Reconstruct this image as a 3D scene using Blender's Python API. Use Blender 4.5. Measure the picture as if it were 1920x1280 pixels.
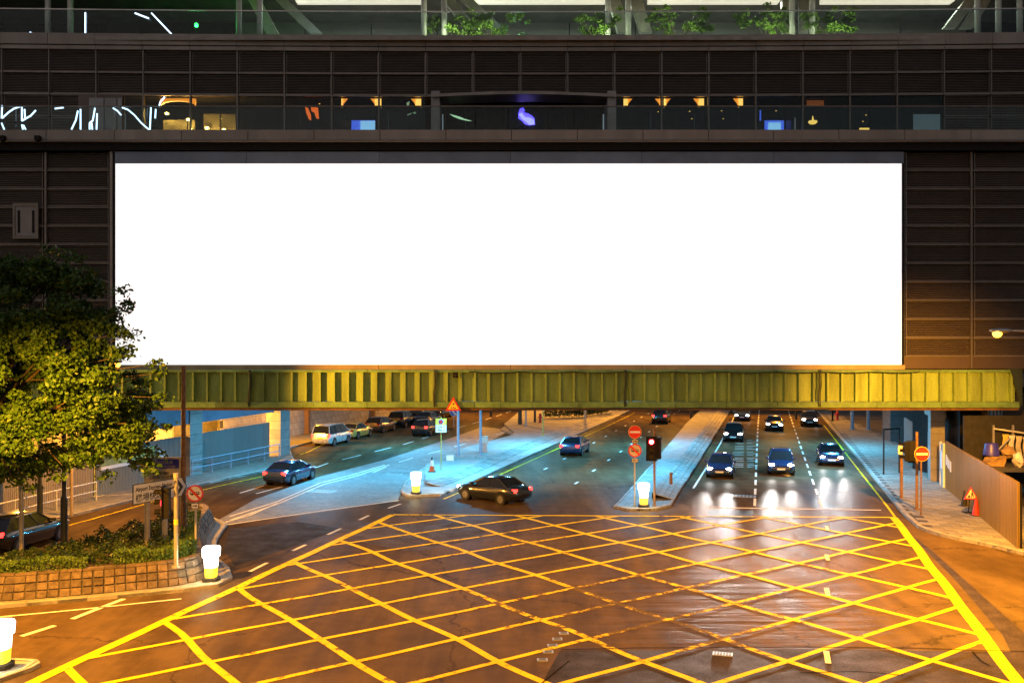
import bpy, math, random
import numpy as np
from mathutils import Vector, Matrix
R = random.Random(7)
RN = np.random.default_rng(7)
rad = math.radians
scn = bpy.context.scene
COL = scn.collection
for o in list(bpy.data.objects): bpy.data.objects.remove(o)

# ------------------------------------------------------------------ camera, sky, moon, exposure
H, F = 9.0, 1770.0                       # eye height (m), focal length in px of a 1920 px wide picture
cam = bpy.data.cameras.new('camera'); camo = bpy.data.objects.new('camera', cam); COL.objects.link(camo)
cam.sensor_width = 36; cam.lens = 36 * F / 1920; cam.clip_end = 3000; cam.clip_start = 0.1
camo.location = (0, 0, H); camo.rotation_euler = (rad(90), 0, 0)
scn.camera = camo
W = bpy.data.worlds.new('World'); scn.world = W; W.use_nodes = True
wn = W.node_tree; bg = wn.nodes['Background']
sky = wn.nodes.new('ShaderNodeTexSky'); sky.sky_type = 'NISHITA'; sky.sun_disc = False
sky.sun_elevation = rad(45); sky.sun_rotation = rad(200); sky.dust_density = 1
tint = wn.nodes.new('ShaderNodeMixRGB'); tint.blend_type = 'MULTIPLY'; tint.inputs[0].default_value = 1
tint.inputs[2].default_value = (1.0, .78, .62, 1)
wn.links.new(sky.outputs[0], tint.inputs[1]); wn.links.new(tint.outputs[0], bg.inputs[0])
bg.inputs[1].default_value = 0.064
sun = bpy.data.lights.new('moon', 'SUN'); sun.energy = 0.04; sun.angle = rad(8); sun.color = (1, .9, .8)
suno = bpy.data.objects.new('moon', sun); COL.objects.link(suno); suno.rotation_euler = (rad(50), 0, rad(-20)); suno.location = (0, -20, 60)
scn.view_settings.view_transform = 'Standard'; scn.view_settings.look = 'None'
scn.cycles.use_adaptive_sampling = True; scn.cycles.adaptive_threshold = .03; scn.cycles.max_bounces = 5; scn.cycles.diffuse_bounces = 3; scn.cycles.glossy_bounces = 3; scn.cycles.transparent_max_bounces = 8; scn.cycles.caustics_reflective = False; scn.cycles.caustics_refractive = False
scn.view_settings.exposure = 0; scn.view_settings.gamma = 1

SODIUM = (1.0, .385, .025); COOL = (.10, .60, 1.0); WHITE = (.9, .95, 1.0)
def lamp(name, kind, loc, power, color, parent=None, target=None, angle=150, blend=.6, radius=.15, size=None):
    l = bpy.data.lights.new(name, kind); l.energy = power; l.color = color
    o = bpy.data.objects.new(name, l); COL.objects.link(o); o.location = loc
    if kind == 'SPOT': l.spot_size = rad(angle); l.spot_blend = blend; l.shadow_soft_size = radius
    elif kind == 'POINT': l.shadow_soft_size = radius
    elif kind == 'AREA': l.shape = 'RECTANGLE'; l.size, l.size_y = size
    if target is not None:
        o.rotation_euler = (Vector(target) - Vector(loc)).to_track_quat('-Z', 'Y').to_euler()
    if parent is not None:
        o.parent = parent
    return o

# ------------------------------------------------------------------ helpers
def G(px, py, z=0.0):                     # where a sight line meets the level z
    Y = (H - z) * F / (py - 640.0); return Vector(((px - 960) * Y / F, Y, z))
def P(px, py, Y):
    return Vector(((px - 960) * Y / F, Y, H - (py - 640) * Y / F))
def ZZ(py, Y): return H - (py - 640) * Y / F
def XX(px, Y): return (px - 960) * Y / F
RD = Vector((.2643, .9645, 0))            # direction of the roads, away from the camera
RL = Vector((-.9645, .2643, 0))

ORD = ['first','second','third','fourth','fifth','sixth','seventh','eighth','ninth','tenth','eleventh','twelfth','thirteenth','fourteenth','fifteenth','sixteenth','seventeenth','eighteenth','nineteenth','twentieth','twenty-first','twenty-second']
class MB:
    def __init__(s): s.v = []; s.f = []; s.m = []
    def add(s, vs, fs, m=0):
        b = len(s.v); s.v += [tuple(v) for v in vs]
        for f in fs: s.f.append(tuple(b + i for i in f)); s.m.append(m)
        return s
    def box(s, x0, x1, y0, y1, z0, z1, m=0):
        return s.add([(x0,y0,z0),(x1,y0,z0),(x1,y1,z0),(x0,y1,z0),(x0,y0,z1),(x1,y0,z1),(x1,y1,z1),(x0,y1,z1)],
              [(0,3,2,1),(4,5,6,7),(0,1,5,4),(1,2,6,5),(2,3,7,6),(3,0,4,7)], m)
    def obox(s, c, ax, hx, hy, hz, m=0):   # box with its local x along the horizontal direction ax
        ax = Vector(ax).normalized(); ay = Vector((-ax.y, ax.x, 0)); c = Vector(c); vs = []
        for sz in (-1, 1):
            for sx, sy in ((-1,-1),(1,-1),(1,1),(-1,1)):
                vs.append(c + ax*sx*hx + ay*sy*hy + Vector((0,0,sz*hz)))
        return s.add(vs, [(0,3,2,1),(4,5,6,7),(0,1,5,4),(1,2,6,5),(2,3,7,6),(3,0,4,7)], m)
    def prism(s, poly, z0, z1, m=0, top=None):   # polygon anticlockwise from above
        n = len(poly); a = [(p[0], p[1], z0) for p in poly]; t = top or poly
        b = [(p[0], p[1], z1 if len(p) < 3 or top is None else p[2]) for p in t]
        fs = [tuple(range(n))[::-1], tuple(range(n, 2*n))] + [(i, (i+1)%n, n+(i+1)%n, n+i) for i in range(n)]
        return s.add(a + b, fs, m)
    def plate(s, pts, nrm, th, m=0):        # flat polygon in 3D with thickness along nrm
        nrm = Vector(nrm).normalized() * th; n = len(pts)
        a = [Vector(p) for p in pts]; b = [p + nrm for p in a]
        return s.add(a + b, [tuple(range(n))[::-1], tuple(range(n, 2*n))] + [(i,(i+1)%n,n+(i+1)%n,n+i) for i in range(n)], m)
    def tube(s, p0, p1, r0, r1=None, n=10, m=0, cap=True):
        r1 = r0 if r1 is None else r1; p0 = Vector(p0); p1 = Vector(p1); d = (p1 - p0).normalized()
        u = d.orthogonal().normalized(); w = d.cross(u); vs = []
        for p, r in ((p0, r0), (p1, r1)):
            for i in range(n):
                a = 2*math.pi*i/n; vs.append(p + (u*math.cos(a) + w*math.sin(a))*r)
        fs = [(i, (i+1)%n, n+(i+1)%n, n+i) for i in range(n)]
        if cap: fs += [tuple(range(n))[::-1], tuple(range(n, 2*n))]
        return s.add(vs, fs, m)
    def path(s, pts, r, n=8, m=0):
        for a, b in zip(pts, pts[1:]): s.tube(a, b, r, r, n, m)
        return s
    def lathe(s, c, prof, n=16, m=0, sq=None):   # prof: (radius, z) pairs from the bottom up
        c = Vector(c); vs = []; k = len(prof)
        for r, z in prof:
            for i in range(n):
                a = 2*math.pi*(i+.5)/n; x, y = math.cos(a), math.sin(a)
                if sq:
                    e = sq; x = math.copysign(abs(x)**e, x); y = math.copysign(abs(y)**e, y)
                vs.append((c.x + r*x, c.y + r*y, c.z + z))
        fs = [(j*n+i, j*n+(i+1)%n, (j+1)*n+(i+1)%n, (j+1)*n+i) for j in range(k-1) for i in range(n)]
        fs += [tuple(range(n))[::-1], tuple(range((k-1)*n, k*n))]
        return s.add(vs, fs, m)
    def disc(s, c, nrm, r, th=.02, n=28, m=0):
        nrm = Vector(nrm).normalized(); c = Vector(c)
        return s.tube(c, c + nrm*th, r, r, n, m)
    def mesh(s, name):
        me = bpy.data.meshes.new(name); me.from_pydata(s.v, [], s.f); return me
    def build(s, name, mats, parent=None, off=None, smooth=False):
        mats = mats if isinstance(mats, (list, tuple)) else [mats]
        if off is not None: s.v = [(v[0]-off[0], v[1]-off[1], v[2]-off[2]) for v in s.v]
        me = s.mesh(name)
        for m in mats: me.materials.append(m)
        if len(mats) > 1: me.polygons.foreach_set('material_index', s.m)
        if smooth: me.shade_smooth()
        o = bpy.data.objects.new(name, me); COL.objects.link(o)
        if parent is not None: o.parent = parent
        return o
def inst(name, me, parent, loc, rz=0, scale=None):
    o = bpy.data.objects.new(name, me); COL.objects.link(o); o.parent = parent; o.location = loc; o.rotation_euler = (0,0,rz)
    if scale: o.scale = scale
    return o
def tag(o, label=None, cat=None, group=None, kind=None):
    if label: o['label'] = label
    if cat: o['category'] = cat
    if group: o['group'] = group
    if kind: o['kind'] = kind
    return o
def thing(name, label, cat, loc=(0,0,0), rz=0, group=None):
    o = bpy.data.objects.new(name, None); COL.objects.link(o); o.location = loc; o.rotation_euler = (0,0,rz); o.empty_display_size = .3
    return tag(o, label, cat, group)
def struct(o, label=None): return tag(o, label, kind='structure')
def smooth_angle(o, a=40):
    me = o.data; me.shade_smooth()
    try: me.set_sharp_from_angle(angle=rad(a))
    except Exception: pass
    return o
def copy_tree(o, parent=None):
    c = o.copy(); COL.objects.link(c); c.parent = parent
    for ch in list(o.children): copy_tree(ch, c)
    return c
def text(s, size, mat, parent, loc, xax, up, name='lettering', th=.003, bold=0.0, align='LEFT', sx=1.0):
    cu = bpy.data.curves.new(name, 'FONT'); cu.body = s; cu.size = size; cu.extrude = th; cu.offset = bold
    cu.align_x = align; cu.resolution_u = 3
    t = bpy.data.objects.new(name, cu); COL.objects.link(t); bpy.context.view_layer.update()
    me = bpy.data.meshes.new_from_object(t.evaluated_get(bpy.context.evaluated_depsgraph_get()))
    bpy.data.objects.remove(t); bpy.data.curves.remove(cu)
    xax = Vector(xax).normalized(); up = Vector(up).normalized(); z = xax.cross(up)
    M = Matrix((xax, up, z)).transposed().to_4x4(); M.translation = Vector(loc)
    me.transform(M @ Matrix.Diagonal((sx, 1, 1, 1))); me.materials.clear(); me.materials.append(mat)
    o = bpy.data.objects.new(name, me); COL.objects.link(o); o.parent = parent
    return o

# ------------------------------------------------------------------ materials
def nodes(name):
    m = bpy.data.materials.new(name); m.use_nodes = True; nt = m.node_tree
    return m, nt, nt.nodes['Principled BSDF'], nt.nodes.new, nt.links.new
def noise(nt, scale, detail=4, rough=.6, coord='Object', vec=None, stretch=None):
    tc = nt.nodes.new('ShaderNodeTexCoord'); n = nt.nodes.new('ShaderNodeTexNoise')
    n.inputs['Scale'].default_value = scale; n.inputs['Detail'].default_value = detail; n.inputs['Roughness'].default_value = rough
    src = vec or tc.outputs[coord]
    if stretch:
        mp = nt.nodes.new('ShaderNodeMapping'); mp.inputs['Scale'].default_value = stretch
        nt.links.new(src, mp.inputs[0]); src = mp.outputs[0]
    nt.links.new(src, n.inputs['Vector']); return n
def ramp(nt, fac, stops):
    r = nt.nodes.new('ShaderNodeValToRGB'); e = r.color_ramp.elements
    while len(e) < len(stops): e.new(.5)
    for i, (p, c) in enumerate(stops):
        e[i].position = p; e[i].color = (c, c, c, 1) if isinstance(c, (int, float)) else (*c, 1)
    nt.links.new(fac, r.inputs[0]); return r
def mul(nt, a, b, fac=1.0, mode='MULTIPLY'):
    x = nt.nodes.new('ShaderNodeMixRGB'); x.blend_type = mode; x.inputs[0].default_value = fac
    nt.links.new(a, x.inputs[1]); nt.links.new(b, x.inputs[2]); return x.outputs[0]
def mk(name, col, rough=.6, metal=0.0, var=.35, scale=3.0, bump=.0, bscale=40, fine=.0, rnd=.12, spec=.5, streak=False, coat=0.0):
    m, nt, b, N, L = nodes(name)
    n = noise(nt, scale, 6, .65, stretch=(1, 1, .18) if streak else None)
    r = ramp(nt, n.outputs[0], [(.3, 1 - var), (.7, 1 + var*.5)])
    rgb = N('ShaderNodeRGB'); rgb.outputs[0].default_value = (*col, 1)
    c = mul(nt, rgb.outputs[0], r.outputs[0])
    if fine:
        n2 = noise(nt, scale*14, 3, .6); r2 = ramp(nt, n2.outputs[0], [(.35, 1 - fine), (.65, 1 + fine*.6)]); c = mul(nt, c, r2.outputs[0])
    if rnd:
        oi = N('ShaderNodeObjectInfo'); r3 = ramp(nt, oi.outputs['Random'], [(0, 1 - rnd), (1, 1 + rnd*.6)]); c = mul(nt, c, r3.outputs[0])
    L(c, b.inputs['Base Color']); b.inputs['Roughness'].default_value = rough; b.inputs['Metallic'].default_value = metal
    b.inputs['Specular IOR Level'].default_value = spec
    if coat: b.inputs['Coat Weight'].default_value = coat; b.inputs['Coat Roughness'].default_value = .06
    rr = ramp(nt, n.outputs[0], [(.3, min(1, rough*1.15)), (.7, rough*.85)]); L(rr.outputs[0], b.inputs['Roughness'])
    if bump:
        nb = noise(nt, bscale, 4, .6); bp = N('ShaderNodeBump'); bp.inputs['Strength'].default_value = bump; bp.inputs['Distance'].default_value = .02
        L(nb.outputs[0], bp.inputs['Height']); L(bp.outputs[0], b.inputs['Normal'])
    return m
def emit(name, col, strength, base=(.8, .8, .8)):
    m, nt, b, N, L = nodes(name)
    b.inputs['Base Color'].default_value = (*base, 1); b.inputs['Emission Color'].default_value = (*col, 1)
    b.inputs['Emission Strength'].default_value = strength; b.inputs['Roughness'].default_value = .4
    if name not in ('lit_white_screen', 'lit_ceiling_panel'): m.cycles.emission_sampling = 'NONE'
    return m
def glass(name, tint=(.85, .93, .92), refl=1.0):
    m = bpy.data.materials.new(name); m.use_nodes = True; nt = m.node_tree; nt.nodes.clear()
    out = nt.nodes.new('ShaderNodeOutputMaterial'); mx = nt.nodes.new('ShaderNodeMixShader'); fr = nt.nodes.new('ShaderNodeFresnel')
    t = nt.nodes.new('ShaderNodeBsdfTransparent'); g = nt.nodes.new('ShaderNodeBsdfGlossy'); g.inputs['Roughness'].default_value = .03
    t.inputs[0].default_value = (*tint, 1); fr.inputs[0].default_value = 1.5
    g.inputs[0].default_value = (refl*.35, refl*.35, refl*.35, 1)
    nt.links.new(fr.outputs[0], mx.inputs[0]); nt.links.new(t.outputs[0], mx.inputs[1]); nt.links.new(g.outputs[0], mx.inputs[2])
    nt.links.new(mx.outputs[0], out.inputs[0]); return m

def asphalt_nodes(nt, N, L):
    tc = N('ShaderNodeTexCoord'); pos = tc.outputs['Object']
    big = noise(nt, .11, 5, .6, vec=pos); mid = noise(nt, .9, 6, .7, vec=pos); fin = noise(nt, 38, 2, .8, vec=pos)
    strk = noise(nt, .5, 4, .6, vec=pos, stretch=(2.2, .25, 1))
    c = ramp(nt, big.outputs[0], [(.32, (.046, .031, .016)), (.55, (.080, .054, .027)), (.72, (.114, .079, .041))]).outputs[0]
    c = mul(nt, c, ramp(nt, mid.outputs[0], [(.3, .72), (.7, 1.2)]).outputs[0])
    c = mul(nt, c, ramp(nt, strk.outputs[0], [(.35, .75), (.65, 1.18)]).outputs[0])
    c = mul(nt, c, ramp(nt, fin.outputs[0], [(.3, .55), (.5, 1.0), (.72, 1.7)]).outputs[0])
    vor = N('ShaderNodeTexVoronoi'); vor.feature = 'DISTANCE_TO_EDGE'; vor.inputs['Scale'].default_value = .085
    wob = N('ShaderNodeMixRGB'); wob.inputs[0].default_value = .12; wob.blend_type = 'ADD'
    dn = noise(nt, .6, 5, .7, vec=pos); L(pos, wob.inputs[1]); sc = N('ShaderNodeMixRGB'); sc.blend_type = 'MULTIPLY'; sc.inputs[0].default_value = 1
    sc.inputs[2].default_value = (18, 18, 0, 1); L(dn.outputs['Color'], sc.inputs[1]); L(sc.outputs[0], wob.inputs[2]); L(wob.outputs[0], vor.inputs['Vector'])
    c = mul(nt, c, ramp(nt, vor.outputs['Distance'], [(0, .35), (.0022, .45), (.004, 1)]).outputs[0])
    return pos, c, big, mid, fin, strk
def matte(m, nt, col, nrm=None, sheen=.035, rough=.42):
    nt.nodes.remove(nt.nodes['Principled BSDF']); out = nt.nodes['Material Output']
    d = nt.nodes.new('ShaderNodeBsdfDiffuse'); g = nt.nodes.new('ShaderNodeBsdfGlossy'); mx = nt.nodes.new('ShaderNodeMixShader'); mx.inputs[0].default_value = sheen
    d.inputs['Roughness'].default_value = .5; g.inputs['Roughness'].default_value = rough
    nt.links.new(col, d.inputs['Color'])
    if nrm is not None: nt.links.new(nrm, d.inputs['Normal']); nt.links.new(nrm, g.inputs['Normal'])
    nt.links.new(d.outputs[0], mx.inputs[1]); nt.links.new(g.outputs[0], mx.inputs[2]); nt.links.new(mx.outputs[0], out.inputs['Surface'])
    return d, g
def asphalt(name):
    m, nt, b, N, L = nodes(name)
    pos, c, big, mid, fin, strk = asphalt_nodes(nt, N, L)
    # shoved, rippled asphalt where the lanes brake
    d = N('ShaderNodeVectorMath'); d.operation = 'DISTANCE'; d.inputs[1].default_value = (6.0, 31.5, 0); L(pos, d.inputs[0])
    msk = ramp(nt, d.outputs['Value'], [(0, 1), (1, 0)]); dv = N('ShaderNodeMath'); dv.operation = 'MULTIPLY'; dv.inputs[1].default_value = 1/9.0
    L(d.outputs['Value'], dv.inputs[0]); L(dv.outputs[0], msk.inputs[0])
    wv = noise(nt, .55, 3, .5, vec=pos, stretch=(.35, 2.4, 1))
    mm = N('ShaderNodeMath'); mm.operation = 'MULTIPLY'; L(msk.outputs[0], mm.inputs[0]); L(wv.outputs[0], mm.inputs[1])
    b1 = N('ShaderNodeBump'); b1.inputs['Strength'].default_value = .9; b1.inputs['Distance'].default_value = .22; L(mm.outputs[0], b1.inputs['Height'])
    b2 = N('ShaderNodeBump'); b2.inputs['Strength'].default_value = .55; b2.inputs['Distance'].default_value = .012; L(fin.outputs[0], b2.inputs['Height']); L(b1.outputs[0], b2.inputs['Normal'])
    d_, g_ = matte(m, nt, c, b2.outputs[0], .032, .4)
    rr = ramp(nt, strk.outputs[0], [(.3, .34), (.7, .52)]); L(rr.outputs[0], g_.inputs['Roughness'])
    return m
def paint(name, col, wear=.42):
    m, nt, b, N, L = nodes(name)
    pos, c, big, mid, fin, strk = asphalt_nodes(nt, N, L)
    w = noise(nt, 2.3, 8, .75, vec=pos); w3 = noise(nt, .13, 2, .5, vec=pos)
    dd = N('ShaderNodeVectorMath'); dd.operation = 'DISTANCE'; dd.inputs[1].default_value = (4.5, 32.0, 0); L(pos, dd.inputs[0])
    near = N('ShaderNodeMapRange'); near.inputs['From Min'].default_value = 2.0; near.inputs['From Max'].default_value = 6.5; near.inputs['To Min'].default_value = -.13; near.inputs['To Max'].default_value = 0; L(dd.outputs['Value'], near.inputs['Value'])
    sm = N('ShaderNodeMath'); sm.operation = 'MULTIPLY_ADD'; sm.inputs[1].default_value = .35; L(w3.outputs[0], sm.inputs[0]); L(w.outputs[0], sm.inputs[2])
    sm2 = N('ShaderNodeMath'); sm2.operation = 'ADD'; L(sm.outputs[0], sm2.inputs[0]); L(near.outputs[0], sm2.inputs[1])
    k = ramp(nt, sm2.outputs[0], [(wear + .125, 0.06), (wear + .20, 1)])
    w2 = noise(nt, .16, 3, .5, vec=pos); kk = ramp(nt, w2.outputs[0], [(.36, .25), (.5, 1)])
    fk = mul(nt, k.outputs[0], kk.outputs[0], mode='LIGHTEN') if False else k.outputs[0]
    var = ramp(nt, mid.outputs[0], [(.3, .7), (.7, 1.08)]); rgb = N('ShaderNodeRGB'); rgb.outputs[0].default_value = (*col, 1)
    pc = mul(nt, rgb.outputs[0], var.outputs[0]); pc = mul(nt, pc, ramp(nt, fin.outputs[0], [(.3, .8), (.7, 1.1)]).outputs[0])
    mx = N('ShaderNodeMixRGB'); L(fk, mx.inputs[0]); L(c, mx.inputs[1]); L(pc, mx.inputs[2]); matte(m, nt, mx.outputs[0], None, .025, .5)
    return m
def brickmat(name, col, mortar, bw, bh, msize=.012, rot=0, rough=.75, var=.25, bump=.5):
    m, nt, b, N, L = nodes(name)
    tc = N('ShaderNodeTexCoord'); mp = N('ShaderNodeMapping'); mp.inputs['Rotation'].default_value = (0, 0, rot); L(tc.outputs['Object'], mp.inputs[0])
    br = N('ShaderNodeTexBrick'); br.inputs['Scale'].default_value = 1; br.inputs['Brick Width'].default_value = bw; br.inputs['Row Height'].default_value = bh
    br.inputs['Mortar Size'].default_value = msize; br.inputs['Color1'].default_value = (*[x*(1-var) for x in col], 1); br.inputs['Color2'].default_value = (*[min(1, x*(1+var*.6)) for x in col], 1)
    br.inputs['Mortar'].default_value = (*mortar, 1); L(mp.outputs[0], br.inputs['Vector'])
    n = noise(nt, .8, 6, .65); c = mul(nt, br.outputs['Color'], ramp(nt, n.outputs[0], [(.3, .7), (.7, 1.12)]).outputs[0])
    L(c, b.inputs['Base Color']); b.inputs['Roughness'].default_value = rough
    bp = N('ShaderNodeBump'); bp.inputs['Strength'].default_value = bump; bp.inputs['Distance'].default_value = .01; bp.invert = True
    L(br.outputs['Fac'], bp.inputs['Height']); L(bp.outputs[0], b.inputs['Normal'])
    return m
def leafmat(name, col, col2):
    m, nt, b, N, L = nodes(name)
    n = noise(nt, 1.3, 4, .7); n2 = noise(nt, 17, 2, .5)
    c = ramp(nt, n.outputs[0], [(.35, col), (.65, col2)]).outputs[0]
    c = mul(nt, c, ramp(nt, n2.outputs[0], [(.3, .6), (.7, 1.35)]).outputs[0])
    L(c, b.inputs['Base Color']); b.inputs['Roughness'].default_value = .5; b.inputs['Specular IOR Level'].default_value = .2
    try: b.inputs['Transmission Weight'].default_value = 0.0
    except Exception: pass
    return m

M = dict(
 asphalt=asphalt('asphalt'), yellow=paint('yellow_road_paint', (.70, .55, .008), .42), white=paint('white_road_paint', (.72, .72, .68), .36),
 setts=brickmat('grey_block_paving', (.20, .20, .195), (.05, .05, .05), .22, .11, .012, rad(15), .7, .3),
 setts2=brickmat('blue_grey_block_paving', (.22, .22, .22), (.05, .05, .05), .42, .21, .014, rad(15), .7, .3),
 concrete=mk('pale_concrete', (.26, .255, .245), .8, var=.3, scale=1.1, bump=.3, fine=.15),
 kerb=mk('kerb_concrete', (.30, .29, .27), .8, var=.35, scale=2.2, bump=.3, fine=.2),
 slab=mk('paving_slab', (.24, .23, .20), .8, var=.35, scale=1.6, bump=.35, fine=.2, rnd=.28),
 joint=mk('dark_joint_mortar', (.05, .045, .04), .9, var=.3, scale=4),
 stone=mk('planter_stone', (.14, .105, .075), .85, var=.55, scale=5, bump=.6, bscale=22, fine=.25, rnd=.35),
 granite=mk('grey_granite_cladding', (.22, .215, .21), .6, var=.25, scale=1.6, fine=.2, rnd=.15),
 walltile=mk('beige_wall_tile', (.34, .31, .26), .55, var=.25, scale=1.3, fine=.1, rnd=.2),
 clad=mk('taupe_metal_cladding', (.215, .20, .19), .5, .15, var=.2, scale=.9, rnd=.10, streak=True),
 mull=mk('grey_metal_mullion', (.15, .135, .125), .45, .3, var=.2, scale=2),
 slat=mk('brown_louvre_blade', (.085, .062, .052), .5, .2, var=.2, scale=.7),
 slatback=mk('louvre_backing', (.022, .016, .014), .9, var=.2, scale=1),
 bbframe=mk('blue_grey_frame_panel', (.12, .165, .25), .45, .2, var=.2, scale=.6),
 bblip=mk('ochre_lip_panel', (.34, .27, .17), .5, .1, var=.3, scale=.6, streak=True),
 screen=emit('lit_white_screen', (1, 1, 1), 1.0, (.9, .9, .9)),
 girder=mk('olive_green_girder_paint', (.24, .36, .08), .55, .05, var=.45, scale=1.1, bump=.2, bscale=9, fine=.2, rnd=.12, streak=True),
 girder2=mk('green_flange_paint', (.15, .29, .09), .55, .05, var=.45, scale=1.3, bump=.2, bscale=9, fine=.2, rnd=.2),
 dark=mk('black_paint', (.010, .010, .011), .6, var=.3, scale=4, spec=.12), soffit=mk('soffit_concrete', (.16, .15, .14), .85, var=.3, scale=.6),
 cable=mk('green_black_cable', (.02, .035, .02), .6),
 steel=mk('galvanised_steel', (.42, .43, .43), .42, .6, var=.25, scale=5), railpaint=mk('pale_rail_paint', (.55, .56, .52), .5, .1, var=.3, scale=5),
 bluesteel=mk('blue_grey_post_paint', (.23, .30, .40), .45, .2, var=.2, scale=4), browns=mk('rusty_brown_pole', (.20, .11, .05), .7, .1, var=.5, scale=9, fine=.3),
 polepaint=mk('grey_pole_paint', (.36, .35, .31), .5, .2, var=.25, scale=5), darkpole=mk('dark_green_column_paint', (.025, .03, .025), .5, .2, var=.3, scale=4),
 hoard=mk('teal_corrugated_sheet', (.21, .245, .25), .45, .3, var=.22, scale=.9, rnd=.12, streak=True),
 hoard2=mk('beige_corrugated_sheet', (.33, .30, .24), .45, .25, var=.25, scale=.9, rnd=.12, streak=True),
 hoard3=mk('bronze_corrugated_sheet', (.21, .145, .035), .42, .3, var=.25, scale=.9, rnd=.14, streak=True),
 bark=mk('tree_bark', (.07, .055, .04), .9, var=.4, scale=8, bump=.6), soil=mk('planter_soil', (.06, .045, .03), .95, var=.5, scale=6, bump=.6),
 leaf=leafmat('tree_leaf', (.022, .060, .009), (.048, .098, .014)), leafdark=leafmat('shrub_leaf', (.014, .034, .010), (.032, .055, .014)),
 leafhedge=leafmat('hedge_leaf', (.05, .11, .02), (.09, .15, .03)), leafterrace=leafmat('terrace_leaf', (.07, .14, .02), (.16, .27, .05)),
 red=mk('sign_red', (.62, .02, .015), .4, var=.15, rnd=0), signwhite=mk('sign_white', (.72, .70, .64), .4, var=.15, rnd=0), signyellow=mk('sign_yellow', (.75, .55, .05), .4, var=.15, rnd=0),
 signblue=mk('sign_blue', (.012, .02, .30), .4, var=.15, rnd=0), signblue2=mk('sign_bright_blue', (.02, .12, .55), .4, var=.1, rnd=0), signblack=mk('sign_black', (.012, .012, .012), .5, var=.1, rnd=0), signcream=mk('sign_cream', (.50, .42, .27), .5, var=.2, rnd=0),
 orange=mk('cone_orange', (.72, .10, .02), .5, var=.25), rubber=mk('black_rubber', (.015, .015, .015), .8),
 bolwhite=emit('lit_bollard_white', (1, .98, .92), 3.2), bolyel=emit('lit_bollard_yellow', (1, .72, .04), 1.25, (.8, .6, .05)),
 redlamp=emit('lit_red_signal', (1, .015, .03), 9, (.4, .02, .02)), redcore=emit('lit_signal_core', (1, .55, .55), 14), lens=mk('dark_signal_lens', (.03, .02, .01), .2),
 sodlens=emit('lit_sodium_lens', (1, .42, .03), 7), coollens=emit('lit_cool_lens', (.4, .8, 1), 8),
 glass=glass('balustrade_glass'), shopglass=glass('shop_glass', (.55, .6, .6)),
 tube=emit('glowing_white_reflection', (.55, .75, 1), 3.0), orangelamp=emit('lit_orange_shade', (1, .28, .025), 2.6), amberlamp=emit('lit_amber_shade', (1, .50, .10), 4.0),
 purple=emit('lit_violet_emblem', (.10, .06, 1), 2.2), violetlight=emit('lit_pale_violet_patch', (.45, .42, 1), 1.3), bluescreen=emit('lit_blue_screen', (.08, .16, 1), 2.2), bluewhite=emit('lit_pale_blue_screen', (.35, .62, 1), 2.6), redglow=emit('glowing_red_reflection', (1, .12, .01), 3.2),
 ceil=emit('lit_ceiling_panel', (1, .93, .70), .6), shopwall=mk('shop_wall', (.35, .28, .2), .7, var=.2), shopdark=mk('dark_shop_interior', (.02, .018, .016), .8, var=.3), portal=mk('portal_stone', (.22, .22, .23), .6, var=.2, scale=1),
 terracewall=mk('terrace_back_wall', (.22, .22, .215), .55, .1, var=.2, scale=.5), column=mk('pale_round_column', (.42, .44, .42), .5, .1, var=.15), strut=mk('pale_painted_strut', (.46, .45, .40), .5, var=.2),
 carsilver=mk('silver_car_paint', (.52, .53, .53), .28, .5, var=.05, rnd=0, coat=1), carblack=mk('black_car_paint', (.012, .013, .015), .22, .2, var=.05, rnd=0, coat=1), carblue=mk('dark_blue_car_paint', (.015, .03, .09), .25, .3, var=.05, rnd=0, coat=1),
 carwhite=mk('white_car_paint', (.65, .65, .65), .3, 0, var=.05, rnd=0, coat=1), caryellow=mk('gold_car_paint', (.50, .38, .10), .28, .3, var=.05, rnd=0, coat=1), carred=mk('red_taxi_paint', (.45, .015, .02), .28, .1, var=.05, rnd=0, coat=1), carbrown=mk('maroon_brown_car_paint', (.06, .03, .02), .25, .3, var=.05, rnd=0, coat=1),
 carglass=mk('tinted_car_glass', (.012, .014, .016), .06, 0, var=.05, rnd=0, spec=.8), tyre=mk('tyre_rubber', (.015, .015, .015), .8, rnd=0), rim=mk('alloy_rim', (.22, .22, .23), .35, .8, rnd=0),
 headon=emit('lit_headlight', (1, .97, .90), 60), tailon=emit('lit_tail_light', (1, .02, .015), 9, (.4, .02, .02)), tailoff=mk('dark_tail_lens', (.25, .01, .01), .2, rnd=0), headoff=mk('clear_headlight', (.5, .5, .5), .15, .3, rnd=0), plateyel=mk('yellow_number_plate', (.75, .52, .03), .4, rnd=0), platewhite=mk('white_number_plate', (.7, .7, .66), .4, rnd=0),
 poster=mk('printed_poster', (.35, .45, .12), .5, var=.6, scale=.8), paper=mk('paper_notice', (.62, .66, .70), .7, var=.1), plank=mk('old_timber', (.34, .22, .09), .8, var=.4, scale=3), bluetub=mk('blue_plastic', (.03, .03, .42), .4), bagwhite=mk('white_plastic_bag', (.6, .58, .55), .5), bagred=mk('red_plastic_bag', (.6, .05, .02), .5), bagyellow=mk('yellow_cloth', (.55, .38, .08), .8), rag=mk('grey_cloth', (.4, .38, .3), .9),
 hydrant=mk('hydrant_red', (.4, .02, .02), .4), box=mk('cream_cabinet_paint', (.48, .46, .40), .5, var=.2), iron=mk('iron_cover', (.12, .12, .12), .5, .5, var=.3, scale=6),
 moss=mk('slope_joint', (.10, .10, .09), .9),
)

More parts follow.
